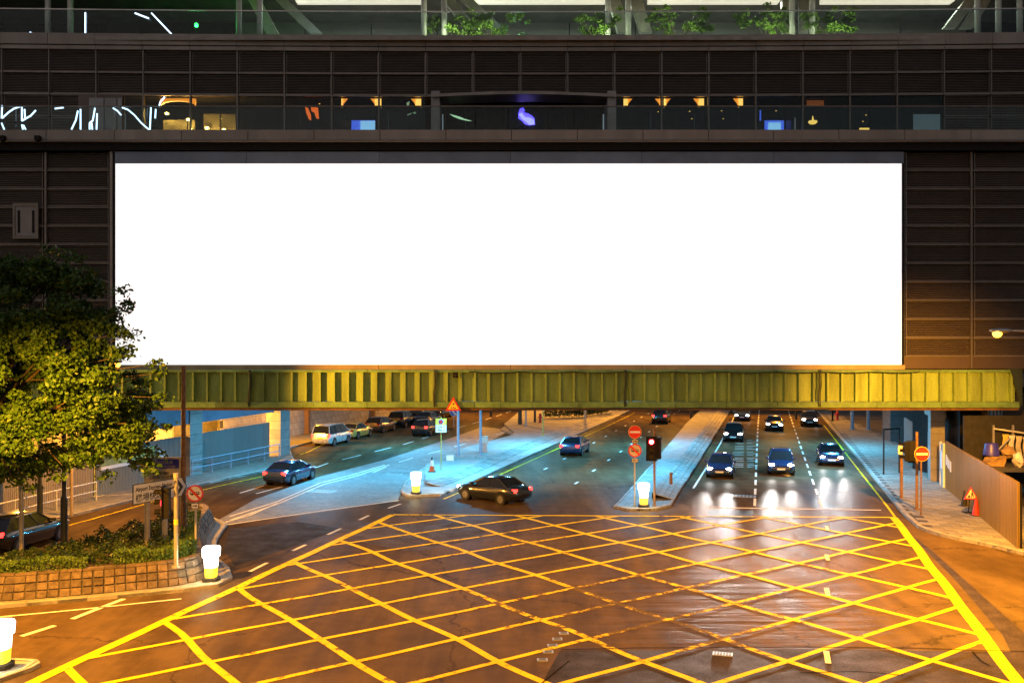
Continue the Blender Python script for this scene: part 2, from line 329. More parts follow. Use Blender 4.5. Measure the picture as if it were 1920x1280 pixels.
# ------------------------------------------------------------------ ground, road paint
mb = MB(); n = 12
mb.add([(-400,-120,0),(400,-120,0),(400,700,0),(-400,700,0)], [(0,1,2,3)])
struct(mb.build('road', M['asphalt']), 'brown lit asphalt road surface of the junction')

def resample(pts, step):
    pts = [Vector(p) for p in pts]; out = [pts[0]]; acc = 0
    for a, b in zip(pts, pts[1:]):
        L = (b - a).length; d = step - acc
        while d <= L: out.append(a.lerp(b, d / L)); d += step
        acc = (acc + L) % step
    if (out[-1] - pts[-1]).length > step*.3: out.append(pts[-1])
    return out
def normals(pts):
    ns = []
    for i in range(len(pts)):
        d = (pts[min(i+1, len(pts)-1)] - pts[max(i-1, 0)]); d.z = 0; d.normalize(); ns.append(Vector((-d.y, d.x, 0)))
    return ns
def strip(mb, pts, w, z, wob=0.0):
    pts = [Vector((p[0], p[1], 0)) for p in pts]
    if wob:
        pts = resample(pts, .8); ns0 = normals(pts); ph = R.random()*10
        pts = [p + n_*wob*(math.sin(p.y*1.1 + ph*.2) + .6*math.sin(p.x*2.3 + ph)) for p, n_ in zip(pts, ns0)]
    ns = normals(pts); vs = []
    for p, n_ in zip(pts, ns): vs += [(p + n_*w/2), (p - n_*w/2)]
    vs = [(v.x, v.y, z) for v in vs]
    mb.add(vs, [(2*i, 2*i+1, 2*i+3, 2*i+2) for i in range(len(pts)-1)])
def dashes(mb, pts, w, z, on, off, start=0.0):
    pts = resample(pts, .25); per = on + off; cur = []
    for i, p in enumerate(pts):
        s_ = (i*.25 + start) % per
        if s_ < on: cur.append(p)
        else:
            if len(cur) > 1: strip(mb, cur, w, z)
            cur = []
    if len(cur) > 1: strip(mb, cur, w, z)
def clip(p, d, poly):      # clip the line p + t d to a convex anticlockwise polygon
    t0, t1 = -1e9, 1e9
    for a, b in zip(poly, poly[1:] + poly[:1]):
        e = (b[0]-a[0], b[1]-a[1]); nx, ny = -e[1], e[0]
        den = nx*d[0] + ny*d[1]; num = nx*(p[0]-a[0]) + ny*(p[1]-a[1])
        if abs(den) < 1e-9:
            if num < 0: return None
            continue
        t = -num/den
        if den > 0: t0 = max(t0, t)
        else: t1 = min(t1, t)
    return None if t0 >= t1 else ((p[0]+d[0]*t0, p[1]+d[1]*t0), (p[0]+d[0]*t1, p[1]+d[1]*t1))
A, B_ = G(737, 965), G(60, 1280); C_, D_ = G(1676, 970), G(1910, 1280)
Bx = B_ + (B_ - A).normalized()*12; Dx = D_ + (D_ - C_).normalized()*12
boxpoly = [tuple(A[:2]), tuple(Bx[:2]), tuple(Dx[:2]), tuple(C_[:2])]
mb = MB()
u1 = (.815, .579); d1 = (.579, -.815); u2 = (-.593, .805); d2 = (.805, .593)
for k in range(-6, 9):
    c = 21.79 + 3.33*k; s_ = clip((u1[0]*c, u1[1]*c), d1, boxpoly)
    if s_: strip(mb, s_, .24, .008, .05 if k < 4 else .02)
for k in range(-8, 9):
    c = 24.0 + 2.39*k; s_ = clip((u2[0]*c, u2[1]*c), d2, boxpoly)
    if s_: strip(mb, s_, .20, .012, .02)
strip(mb, [A, Bx], .36, .016, .02); strip(mb, [C_, Dx], .38, .016, .02); strip(mb, [A, C_], .22, .02)
struct(mb.build('yellow_box_marking', M['yellow']), 'worn yellow hatched box painted across the junction')

mb = MB()
def gl(*pp): return [G(*p) for p in pp]
strip(mb, gl((1330, 951), (1652, 956)), .22, .006)                                     # stop line
dashes(mb, gl((1415, 948), (1421, 800), (1426, 740)), .14, .006, 2.6, 1.2)
dashes(mb, gl((1541, 950), (1537, 939), (1490, 805), (1470, 745)), .13, .006, 2.6, 1.5)
dashes(mb, gl((1020, 880), (1048, 865), (1084, 846), (1124, 824), (1172, 798), (1212, 777), (1260, 752)), .16, .006, 1.2, 4.7)
dashes(mb, gl((1078, 907), (1120, 877), (1170, 842), (1220, 807), (1257, 781), (1300, 752)), .16, .006, 1.2, 4.7)
strip(mb, gl((1300, 915), (1322, 880), (1350, 832), (1372, 790), (1390, 755)), .13, .006)
# left road
dashes(mb, gl((450, 924), (480, 915), (560, 888), (615, 868), (700, 847), (760, 832), (830, 810), (900, 790), (960, 770)), .13, .006, 3.2, 2.2)
dashes(mb, gl((700, 885), (742, 868), (778, 857), (832, 843), (885, 828), (930, 815), (960, 805)), .13, .006, 3.0, 2.4)
strip(mb, gl((430, 968), (520, 940), (600, 905), (660, 890), (722, 871)), .13, .006)
strip(mb, gl((434, 974), (524, 943), (606, 908), (668, 892), (730, 871)), .13, .006)
strip(mb, gl((400, 985), (470, 965), (520, 943)), .12, .010)
strip(mb, gl((415, 985), (600, 958), (748, 938)), .16, .010)
strip(mb, gl((480, 925), (530, 912)), .12, .006)
dashes(mb, gl((752, 944), (700, 962), (640, 990), (575, 1020), (520, 1045), (440, 1085)), .16, .006, 1.6, 2.0)
dashes(mb, gl((232, 1122), (170, 1146), (110, 1170), (40, 1192)), .2, .006, 2.6, .5)
strip(mb, gl((0, 1156), (150, 1142), (340, 1122)), .12, .006)
for py in (990, 1045, 1110, 1232):                                                     # small dashes inside the box
    p = G(1551, py); strip(mb, [p - RD*.55, p + RD*.55], .16, .02)
# arrows
for px, py, s_ in ((1477, 886, 1), (920, 838, -1)):
    c = G(px, py); d = RD if s_ < 0 else -RD; l = Vector((-d.y, d.x, 0))
    strip(mb, [c - d*1.8, c + d*.6], .2, .006)
    q = [c + d*.6 + l*.5, c + d*2.0, c + d*.6 - l*.5]; mb.add([(v.x, v.y, .0065) for v in q], [(0, 1, 2)] if s_ > 0 else [(0, 2, 1)])
for i in range(5):                                                                     # bars of the worn lane lettering
    for j in range(3):
        c = G(1398, 875 - i*11 - j*3.0); w_ = Vector((1, 0, 0))
        strip(mb, [c - w_*(.9 + .1*((i*j) % 3)) + RD*.0, c - w_*.15], .16, .006)
        strip(mb, [c + w_*.1, c + w_*(.6 + .3*((i+j) % 2))], .16, .006)
struct(mb.build('white_road_marking', M['white']), 'worn white lane lines, arrows and stop line')
mb = MB()
strip(mb, gl((1545, 797), (1556, 811), (1600, 868), (1666, 952), (1690, 985)), .12, .006)
strip(mb, gl((832, 935), (890, 911), (945, 886), (1005, 859), (1065, 832), (1125, 805), (1190, 774)), .10, .006)
strip(mb, gl((0, 1018), (60, 1003), (175, 972), (295, 938), (410, 911), (550, 880)), .11, .006)
strip(mb, gl((563, 852), (575, 848), (608, 832)), .11, .006)
struct(mb.build('yellow_edge_line', M['yellow']), 'yellow no-stopping lines along the kerbs')
mb = MB(); q = gl((385, 988), (560, 965), (745, 939), (752, 922), (772, 897), (800, 876), (850, 852), (905, 833), (960, 806), (905, 800), (830, 826), (720, 862), (600, 893), (480, 935))
mb.add([(v.x, v.y, .003) for v in q], [tuple(range(len(q)))])
struct(mb.build('block_paved_lane', M['setts']), 'lane of small grey paving blocks before the bridge')
def patch(pp, z, mat, name, label):
    q = gl(*pp); m_ = MB(); m_.add([(v.x, v.y, z) for v in q], [tuple(range(len(q)))]); return struct(m_.build(name, mat), label)
M['asphalt_dark'] = mk('dark_asphalt_patch', (.038, .028, .021), .8, var=.5, scale=1.2, bump=.5, bscale=60, fine=.5, spec=.1); M['asphalt_pale'] = mk('pale_asphalt_patch', (.10, .072, .05), .8, var=.4, scale=1.2, bump=.5, bscale=60, fine=.5, spec=.1)
patch(((1705, 1000), (1745, 1030), (1925, 1190), (1925, 1282), (1880, 1190), (1790, 1085)), .002, M['asphalt_dark'], 'asphalt_patch', 'long darker asphalt repair strip beside the right border')
patch(((640, 975), (800, 985), (905, 972), (910, 1008), (770, 1035), (655, 1010)), .002, M['asphalt_pale'], 'asphalt_patch', 'paler asphalt repair in the far left of the yellow box')
patch(((1330, 955), (1412, 957), (1412, 972), (1320, 974)), .0025, M['asphalt_dark'], 'asphalt_patch', 'dark asphalt repair at the stop line')
patch(((1050, 1219), (1500, 1216), (1925, 1222), (1925, 1290), (1010, 1290)), .0015, M['asphalt_dark'], 'asphalt_patch', 'darker resurfaced strip at the near edge of the junction')
patch(((430, 990), (560, 978), (640, 990), (520, 1035), (440, 1060), (420, 1030)), .002, M['asphalt_dark'], 'asphalt_patch', 'oil darkened asphalt beside the planter corner')
M['tar'] = mk('tar_crack_seal', (.012, .010, .009), .95, spec=.0)
mb = MB()
for pp in (((1052, 1218), (1200, 1215), (1360, 1214), (1560, 1214), (1700, 1215), (1925, 1222)), ((1070, 1240), (1040, 1262), (1012, 1282)), ((1825, 1222), (1842, 1240), (1860, 1250)), ((1500, 1262), (1620, 1258), (1700, 1268))):
    strip(mb, resample(gl(*pp), .4), .045, .0225, .03)
struct(mb.build('crack_seal', M['tar']), 'thin dark tar lines over road cracks')
# iron covers in the road
cov = thing('detector_covers', 'row of five small square metal plates set in the asphalt', 'road plates', G(1030, 1215))
for px, py in ((1057, 1187), (1045, 1198), (1036, 1210), (1028, 1222), (1017, 1237)):
    p = G(px, py); m_ = MB(); m_.obox((p.x, p.y, .012), (1, .05, 0), .15, .11, .012); m_.obox((p.x, p.y, .03), (1, .05, 0), .1, .07, .008, 1)
    m_.build('cover_plate', [M['steel'], M['iron']], cov, cov.location)
for px, py, w, lab in ((1394, 930, .7, 'pale ribbed drain grating in the road near the stop line'), (1355, 1226, .28, 'small pale plate in the rippled asphalt'), (604, 921, .8, 'framed manhole cover in the block paved lane'), (740, 888, .5, 'small pale manhole cover in the block paved lane'), (870, 826, .5, 'dark manhole cover beside the lane arrow')):
    p = G(px, py); t = thing('manhole_cover', lab, 'manhole', p); m_ = MB(); m_.obox((0, 0, .010), RL, w, w*.55, .010); m_.build('frame', M['steel'], t)
    m_ = MB()
    for j in range(6): m_.obox(tuple(RL*(w*(-.75 + .3*j)) + Vector((0, 0, .024))), RL, w*.1, w*.42, .006)
    m_.build('ribs', M['iron'], t)

# ------------------------------------------------------------------ kerbs, islands, pavements
def kerb(parent, pts, w=.16, h=.15, step=.92, maxn=90):
    pts = resample(pts, step); ns = normals(pts)
    for i in range(min(len(pts)-1, maxn)):
        a, b, na, nb = pts[i], pts[i+1], ns[i], ns[i+1]; g = (b - a).normalized()*.012
        a = a + g; b = b - g; j = R.uniform(-.008, .008); m_ = MB()
        lo = [a, b, b + nb*w, a + na*w]; ch = .035
        hi = [a + na*ch, b + nb*ch, b + nb*w, a + na*w]
        vs = [(v.x, v.y, -.02) for v in lo] + [(v.x, v.y, h - ch + j) for v in lo] + [(v.x, v.y, h + j) for v in hi]
        m_.add(vs, [(0,1,5,4),(1,2,6,5),(2,3,7,6),(3,0,4,7),(4,5,9,8),(5,6,10,9),(6,7,11,10),(7,4,8,11),(8,9,10,11)])
        m_.build('kerb_stone', M['kerb'], parent)
def offset(pts, d):
    pts = [Vector(p) for p in pts]; return [p + n_*d for p, n_ in zip(pts, normals(pts))]
def slope(parent, pts, w, z0, z1, rows, pitch, mat, limit=300):
    pts = resample(pts, pitch); ns = normals(pts); inn = [p + n_*w for p, n_ in zip(pts, ns)]
    base = MB()
    base.add([(p.x, p.y, z0 - .02) for p in pts] + [(p.x, p.y, z1 - .02) for p in inn], [(i, i+1, len(pts)+i+1, len(pts)+i) for i in range(len(pts)-1)])
    base.build('mortar_bed', M['moss'], parent)
    far = MB(); cnt = 0
    for i in range(len(pts)-1):
        for r in range(rows):
            def q(u, v):
                o = pts[i].lerp(pts[i+1], u); n_ = inn[i].lerp(inn[i+1], u); p = o.lerp(n_, v); return Vector((p.x, p.y, z0 + (z1 - z0)*v))
            g = .04; v0, v1 = (r + g)/rows, (r + 1 - g)/rows; up = Vector((0, 0, .02 + R.uniform(-.006, .006)))
            c4 = [q(g, v0), q(1-g, v0), q(1-g, v1), q(g, v1)]
            tgt = far if cnt >= limit else MB()
            tgt.add([c - Vector((0, 0, .03)) for c in c4] + [c + up for c in c4], [(4,5,6,7),(0,1,5,4),(1,2,6,5),(2,3,7,6),(3,0,4,7)])
            if cnt < limit: tgt.build('paving_tile', mat, parent)
            cnt += 1
    if far.v: tag(far.build('far_paving_tiles', mat, parent), kind='stuff')
    return inn

# central islands
isl = struct(bpy.data.objects.new('median_island', None), 'pale raised island with tiled slope and lit bollard'); COL.objects.link(isl)
right = gl((826, 930), (880, 908), (940, 880), (1000, 853), (1060, 826), (1120, 799), (1182, 771), (1232, 752))
left = gl((752, 922), (758, 908), (772, 895), (795, 879), (806, 872), (874, 847), (960, 824), (970, 820), (938, 807), (950, 797), (985, 772), (1020, 752))
poly = gl((765, 931)) + right + left[::-1]
MB().prism([(p.x, p.y) for p in poly], 0, .125).build('island_top', M['concrete'], isl)
kerb(isl, left[::-1][4:] + gl((756, 929), (765, 932)) + right, .18, .15, .95, 130)
S = gl((826, 916), (862, 903), (903, 885), (950, 863), (1008, 838), (1068, 812), (1128, 786), (1190, 760))
ins = slope(isl, S, 1.0, .135, .34, 4, .55, M['concrete'])
fl_, fr_ = G(774, 899), S[0]; tl_, tr_ = G(797, 884), ins[0] + Vector((-.1, .9, 0))          # tiled ramp at the nose
bed_ = MB().add([(fl_.x, fl_.y, .115), (fr_.x, fr_.y, .115), (ins[0].x, ins[0].y, .3), (tr_.x, tr_.y, .31), (tl_.x, tl_.y, .31)], [(0, 1, 2, 3, 4)]).build('mortar_bed', M['moss'], isl)
for r in range(5):
    for c in range(8):
        def q(u, v): return fl_.lerp(fr_, u).lerp(tl_.lerp(tr_, u), v) + Vector((0, 0, .13 + .19*v))
        e = .04; c4 = [q((c+e)/8, (r+e)/5), q((c+1-e)/8, (r+e)/5), q((c+1-e)/8, (r+1-e)/5), q((c+e)/8, (r+1-e)/5)]; up = Vector((0, 0, .012 + R.uniform(0, .01)))
        MB().add([v - Vector((0, 0, .03)) for v in c4] + [v + up for v in c4], [(4,5,6,7),(0,1,5,4),(1,2,6,5),(2,3,7,6),(3,0,4,7)]).build('paving_tile', M['concrete'], isl)
pl = [tr_] + ins[2:] + gl((1010, 757), (975, 775), (945, 800), (965, 817), (955, 823), (874, 845), (812, 870), (800, 879)) + [tl_]
MB().prism([(p.x, p.y) for p in pl], .1, .32).build('raised_top', M['concrete'], isl)
isl2 = struct(bpy.data.objects.new('lane_divider_island', None), 'blue grey paved divider island with pale sloped edge'); COL.objects.link(isl2)
left2 = gl((1150, 952), (1158, 945), (1189, 911), (1213, 882), (1237, 862), (1290, 801), (1322, 770), (1347, 748))
right2 = gl((1180, 958), (1230, 957), (1258, 950), (1275, 920), (1292, 897), (1333, 830), (1370, 770), (1385, 748))
MB().prism([(p.x, p.y) for p in right2 + left2[::-1]], 0, .125).build('island_top', M['setts2'], isl2)
kerb(isl2, left2[::-1] + right2, .16, .15, .95, 170)
S2 = gl((1264, 941), (1280, 912), (1295, 892), (1335, 827), (1371, 768), (1384, 748))
in2 = slope(isl2, S2, 1.25, .135, .46, 4, .6, M['concrete'])
pl2 = in2 + gl((1340, 750), (1318, 770), (1286, 802), (1240, 860))
MB().prism([(p.x, p.y) for p in pl2], .1, .45).build('raised_top', M['setts2'], isl2)

# right pavement with single slabs near by
pav = struct(bpy.data.objects.new('right_pavement', None), 'paved footway under the bridge beside the bronze hoarding'); COL.objects.link(pav)
kr = gl((1925, 1040), (1860, 1024), (1800, 1012), (1760, 1003), (1730, 992), (1702, 968), (1664, 922), (1602, 848), (1567, 808), (1535, 772), (1515, 750))
MB().prism([(p.x, p.y) for p in [Vector((60, 40, 0))] + [Vector((28, 39.5, 0))] + kr + [Vector((60, 145, 0))]], 0, .118).build('pavement_base', M['joint'], pav)
kerb(pav, kr[::-1][1:], .18, .15, .95, 150) if False else kerb(pav, list(reversed([p for p in kr])), -.18, .15, .95, 150)
def inside(p, poly):
    c = False; n_ = len(poly)
    for i in range(n_):
        a, b = poly[i], poly[i-1]
        if (a.y > p.y) != (b.y > p.y) and p.x < (b.x - a.x)*(p.y - a.y)/(b.y - a.y) + a.x: c = not c
    return c
inn = offset(kr, -.2); inn = [p for p in inn]
area = inn + [Vector((45, 145, 0)), Vector((29.5, 60, 0)), Vector((25, 40, 0))]
far = MB(); cnt = 0; slabs = []
for i in range(-40, 120):
    for j in range(-20, 40):
        c = Vector((22, 52, 0)) + RD*(i*.62) - RL*(j*.92 + (.46 if i % 2 else 0))
        if inside(c, area) and c.y < 140: slabs.append(c)
slabs.sort(key=lambda c: c.y)
slabme = MB().obox((0, 0, 0), -RL, .445, .295, .014).mesh('slab'); slabme.materials.append(M['slab'])
for k, c in enumerate(slabs):
    if k < 290: inst('paving_slab', slabme, pav, (c.x, c.y, .119 + R.uniform(-.004, .005)))
    else: far.obox((c.x, c.y, .12 + R.uniform(-.003, .003)), -RL, .445, .295, .012)
tag(far.build('far_paving_slabs', M['slab'], pav), kind='stuff')

# left pavement
pvl = struct(bpy.data.objects.new('left_pavement', None), 'footway along the teal hoarding at left'); COL.objects.link(pvl)
kl = gl((-60, 1014), (0, 1000), (170, 960), (290, 930), (400, 905), (540, 875), (553, 868), (549, 858), (542, 841), (581, 831), (650, 813), (740, 790), (830, 770), (900, 752))
MB().prism([(p.x, p.y) for p in kl + [Vector((-20, 150, 0)), Vector((-60, 150, 0)), Vector((-60, 40, 0))]], 0, .13).build('footway', M['slab'], pvl)
kerb(pvl, kl, .18, .15, .95, 140)
# small island at the lower left
il = struct(bpy.data.objects.new('small_traffic_island', None), 'small kerbed traffic island at the lower left corner'); COL.objects.link(il)
k3 = gl((-60, 1300), (20, 1272), (60, 1258), (76, 1249), (70, 1243), (45, 1241), (0, 1243), (-60, 1250))
MB().prism([(p.x, p.y) for p in k3], 0, .12).build('island_top', M['concrete'], il)
kerb(il, k3, .16, .15, .8)

# ------------------------------------------------------------------ planter with stone wall, hedges and shrubs
pk = [Vector((-25, 31.2, 0))] + gl((0, 1140), (180, 1125), (340, 1110), (410, 1100), (436, 1086), (430, 1068)) + [Vector((-12.3, 39.2, 0)), Vector((-13.3, 42.5, 0)), Vector((-13.9, 46.2, 0)), Vector((-15.0, 47.6, 0))]
back = [Vector((-15.6, 46.0, 0)), Vector((-16.4, 42, 0)), Vector((-17.6, 38, 0)), Vector((-18.8, 35.6, 0)), Vector((-25, 35.4, 0))]
pln = struct(bpy.data.objects.new('planter_island', None), 'kerbed planting island at left of the junction'); COL.objects.link(pln)
MB().prism([(p.x, p.y) for p in pk + back], 0, .12).build('island_base', M['concrete'], pln)
kerb(pln, pk, .18, .15, .95)
wall = thing('planter_wall', 'low battered wall of squared brown stones round the planting', 'wall', (-14.5, 34.5, .12))
wo = [Vector((-25, 31.65, 0)), Vector((-17.2, 32.3, 0)), Vector((-14.4, 33.3, 0)), Vector((-12.2, 34.3, 0)), Vector((-11.55, 35.0, 0)), Vector((-11.5, 36.0, 0)), Vector((-12.0, 37.5, 0)), Vector((-12.75, 39.4, 0)), Vector((-13.8, 42.7, 0)), Vector((-14.4, 46.0, 0)), Vector((-15.0, 47.0, 0))]
ws = resample(wo, .36); wns = normals(ws); hN, rows = .78, 3
core = MB(); ci = [p + n_*.5 for p, n_ in zip(ws, wns)]; co = [p + n_*.03 for p, n_ in zip(ws, wns)]; ct = [p + n_*.36 for p, n_ in zip(ws, wns)]; nn = len(ws)
core.add([(p.x, p.y, .1) for p in co] + [(p.x, p.y, .12 + hN - .03) for p in ct] + [(p.x, p.y, .12 + hN - .03) for p in ci] + [(p.x, p.y, .1) for p in ci],
   [(j*nn+i, j*nn+i+1, (j+1)*nn+i+1, (j+1)*nn+i) for j in range(3) for i in range(nn-1)])
core.build('mortar_core', M['joint'], wall, wall.location)
for i in range(nn-1):
    for r in range(rows):
        def q(u, v, out=0):
            a = ws[i].lerp(ws[i+1], u); nrm = wns[i]; p = a + nrm*(.33*v) - nrm*out; return Vector((p.x, p.y, .12 + hN*v))
        g, gv = .06 + R.uniform(-.02, .02), .07; o_ = .015 + R.uniform(-.012, .02); v0, v1 = (r + gv)/rows, (r + 1 - gv)/rows
        c4 = [q(g, v0), q(1-g, v0), q(1-g, v1), q(g, v1)]; b_ = .05
        f4 = [q(g+b_, v0+b_*.5, o_), q(1-g-b_, v0+b_*.5, o_), q(1-g-b_, v1-b_*.5, o_), q(g+b_, v1-b_*.5, o_)]
        bk = [q(g, v0, -.12), q(1-g, v0, -.12), q(1-g, v1, -.12), q(g, v1, -.12)]
        m_ = MB().add(bk + c4 + f4, [(8,9,10,11),(4,5,9,8),(5,6,10,9),(6,7,11,10),(7,4,8,11),(0,1,5,4),(1,2,6,5),(2,3,7,6),(3,0,4,7)])
        m_.build('stone', M['stone'], wall, wall.location)
for i in range(0, nn-1, 2):                                     # coping stones
    a, b = ct[i], ct[min(i+2, nn-1)]; na, nb = wns[i], wns[min(i+2, nn-1)]; g = (b - a)*.02
    lo = [a - na*.05 + g, b - nb*.05 - g, b + nb*.24 - g, a + na*.24 + g]; z0 = .12 + hN; z1 = z0 + .07 + R.uniform(-.006, .006)
    m_ = MB().add([(p.x, p.y, z0) for p in lo] + [(p.x, p.y, z1) for p in lo], [(4,5,6,7),(0,1,5,4),(1,2,6,5),(2,3,7,6),(3,0,4,7)])
    m_.build('coping_stone', M['stone'], wall, wall.location)
bed = [p + n_*.45 for p, n_ in zip(ws, wns)]
MB().prism([(p.x, p.y) for p in bed[::3] + back[:]], .1, .84).build('planting_bed', M['soil'], pln)

def leaves(name, pts, size, mat, parent=None, off=(0,0,0), up=.3, aspect=.55):
    pts = np.asarray(pts, float); n_ = len(pts)
    d = RN.normal(size=(n_, 3)); d[:, 2] += up*.2; d /= np.linalg.norm(d, axis=1)[:, None]
    e = np.cross(d, RN.normal(size=(n_, 3))); e /= np.linalg.norm(e, axis=1)[:, None]
    nn_ = np.cross(d, e)
    s_ = size*RN.uniform(.5, 1.45, (n_, 1)); a = pts - np.asarray(off)
    V = np.empty((n_, 4, 3)); V[:, 0] = a - d*s_*.5; V[:, 1] = a + e*s_*aspect*.5 + nn_*s_*.08; V[:, 2] = a + d*s_*.5; V[:, 3] = a - e*s_*aspect*.5 + nn_*s_*.08
    me = bpy.data.meshes.new(name); me.vertices.add(n_*4); me.vertices.foreach_set('co', V.reshape(-1))
    me.loops.add(n_*6); me.polygons.add(n_*2)
    base = np.arange(n_)[:, None]*4
    me.loops.foreach_set('vertex_index', (base + np.array([[0, 1, 2, 0, 2, 3]])).reshape(-1).astype(np.int32))
    me.polygons.foreach_set('loop_start', np.arange(0, n_*6, 3, dtype=np.int32)); me.polygons.foreach_set('loop_total', np.full(n_*2, 3, dtype=np.int32))
    me.update(calc_edges=True); me.validate(); me.materials.append(mat)
    o = bpy.data.objects.new(name, me); COL.objects.link(o)
    if parent is not None: o.parent = parent
    return o
# dark ground-cover shrubs
bedpoly = [p + n_*1.3 for p, n_ in zip(ws, wns)][::3] + back
pts = []
while len(pts) < 26000:
    x, y = R.uniform(-25, -11), R.uniform(31, 47)
    if inside(Vector((x, y, 0)), bedpoly):
        h = 1.02 + .13*math.sin(x*3.1 + 1.7*math.sin(y*2.2)) + .10*math.sin(y*4.3 + x) + .08*math.sin(x*7 + y*5)
        pts.append((x, y, h + R.gauss(0, .05) - abs(R.gauss(0, .10))))
tag(leaves('ground_cover', pts, .11, M['leafdark']), 'dense dark green low shrubs filling the planter', 'shrubs', kind='stuff')
pts = []
for _ in range(5000):
    t = R.random(); c = Vector((-11.9, 36.6, 0)).lerp(Vector((-14.2, 44.5, 0)), t); n_ = Vector((-.95, -.28, 0))
    p = c + n_*(.35 + R.uniform(.1, .75)); pts.append((p.x, p.y, 1.02 + R.gauss(0, .05)))
tag(leaves('pale_ground_cover', pts, .10, M['leafhedge']), 'lighter green low planting by the curved wall end', 'shrubs', kind='stuff')
def hedge(line, w, z0, z1, label, cnt):
    L0 = Vector(line[0]); t = thing('hedge', label, 'hedge', (L0.x, L0.y, z0), 0, 'clipped hedges on the planter wall'); pts = []
    ln = resample(line, .1); ns = normals(ln); tot = len(ln)
    for _ in range(cnt):
        i = R.randrange(tot); u = R.uniform(-1, 1); v = R.uniform(0, 1)
        if R.random() < .6:
            if R.random() < .5: v = 1
            else: u = math.copysign(1, u)
        e = 1 + .12*math.sin(i*.31) + .08*math.sin(i*.83)
        p = ln[i] + ns[i]*(u*w*.5*e) + Vector((R.gauss(0, .03), R.gauss(0, .03), 0)); pts.append((p.x, p.y, z0 + (z1 - z0)*v*e + R.gauss(0, .025)))
    leaves('foliage', pts, .085, M['leafhedge'], t, t.location)
    m_ = MB()
    for i in range(0, tot-2, 4): m_.tube((ln[i].x, ln[i].y, z0-.1), (ln[i].x + .05, ln[i].y, z1-.08), .012, n=5)
    tag(m_.build('stems', M['bark'], t, t.location), kind='stuff')
hedge([(-25, 32.55, 0), (-17.2, 33.1, 0), (-15.2, 33.7, 0)], .6, .86, 1.32, 'long pale green clipped hedge strip above the stone wall at left', 9000)
hedge([(-14.4, 34.2, 0), (-12.9, 34.95, 0), (-12.35, 35.7, 0), (-12.45, 36.3, 0)], .62, .88, 1.36, 'short bright green clipped hedge behind the signal pole', 4600)

# ------------------------------------------------------------------ the big tree
tr = thing('broadleaf_tree', 'large dark broadleaf tree overhanging the left of the junction', 'tree', (-19.7, 34.0, .85))
m_ = MB(); T0 = Vector((-19.7, 34.0, .6)); T1 = Vector((-19.9, 34.1, 4.2))
m_.tube(T0, T0.lerp(T1, .5), .27, .22, 12); m_.tube(T0.lerp(T1, .5), T1, .22, .2, 12)
ells = [((70, 575), 120, 105, 2.2), ((40, 720), 185, 120, 3.0), ((190, 735), 95, 95, 2.3), ((215, 800), 85, 80, 2.0), ((60, 820), 170, 80, 2.8), ((-90, 660), 150, 190, 3.0), ((140, 640), 85, 85, 2.0), ((-60, 840), 140, 70, 2.6)]
k_ = 34/F; cl = []
for (cx, cy), rx, ry, rz in ells:
    c = P(cx, cy, 34.0)
    tip = c + Vector((0, 0, .2)); mid_ = T1.lerp(tip, .5) + Vector((R.uniform(-.4, .4), R.uniform(-.4, .4), .4))
    m_.tube(T1 - Vector((0, 0, .1)), mid_, .13, .085, 8); m_.tube(mid_, tip, .085, .04, 7)
    for _ in range(7):
        a = Vector((R.gauss(0, 1), R.gauss(0, 1), R.gauss(0, 1))).normalized()
        e = c + Vector((a.x*rx*k_*.85, a.y*rz*.85, a.z*ry*k_*.85)); m_.tube(mid_.lerp(tip, R.uniform(.2, 1)), e, .035, .012, 5)
    for _ in range(int(34*(rx*ry*k_*k_/4.5 + .5))):
        a = Vector((R.gauss(0, 1), R.gauss(0, 1), R.gauss(0, 1))).normalized()*R.uniform(.5, 1.0)
        cl.append((c + Vector((a.x*rx*k_, a.y*rz, a.z*ry*k_)), R.uniform(.26, .62)))
pts = []
for c, r in cl:
    for _ in range(int(235*(r/.42)**2)):
        a = np.array([R.gauss(0, 1), R.gauss(0, 1), R.gauss(0, .55)]); a = a/np.linalg.norm(a)*r*(R.random()**.4)
        pts.append((c.x + a[0]*1.15, c.y + a[1]*1.15, c.z + a[2]*.8 - .12*(a[0]**2 + a[1]**2)/r))
for (tx, ty) in ((228, 545), (240, 570), (232, 580), (225, 620), (238, 652), (246, 628), (240, 665), (292, 682), (300, 700), (305, 745), (308, 800), (295, 850), (285, 880), (150, 485), (125, 478), (40, 490), (95, 470), (165, 510), (30, 905), (110, 895), (200, 890), (60, 915)):
    c = P(tx, ty, 33.6 + R.uniform(-.6, .6))
    for _ in range(60): pts.append((c.x + R.gauss(0, .16), c.y + R.gauss(0, .2), c.z + R.gauss(0, .10)))
    m_.tube(c, c + (T1 + Vector((0, 0, 3)) - c)*.35, .012, .025, 5)
m_.build('trunk', M['bark'], tr, tr.location, True)
leaves('crown', pts, .16, M['leaf'], tr, tr.location, .5, .6)

# ------------------------------------------------------------------ the mall building: lower front, terrace, set-back front, roof terrace
YB = 55.0
bld = thing('mall_building', 'dark multi-storey mall with louvred front and planted roof terraces above the road', 'building', (0, 56, 0))
BO = bld.location
def bpart(m_, name, mat, par=bld, smooth=False, off=None): return m_.build(name, mat, par, BO if off is None else off, smooth)
zb = lambda py: ZZ(py, YB); xb = lambda px: XX(px, YB)
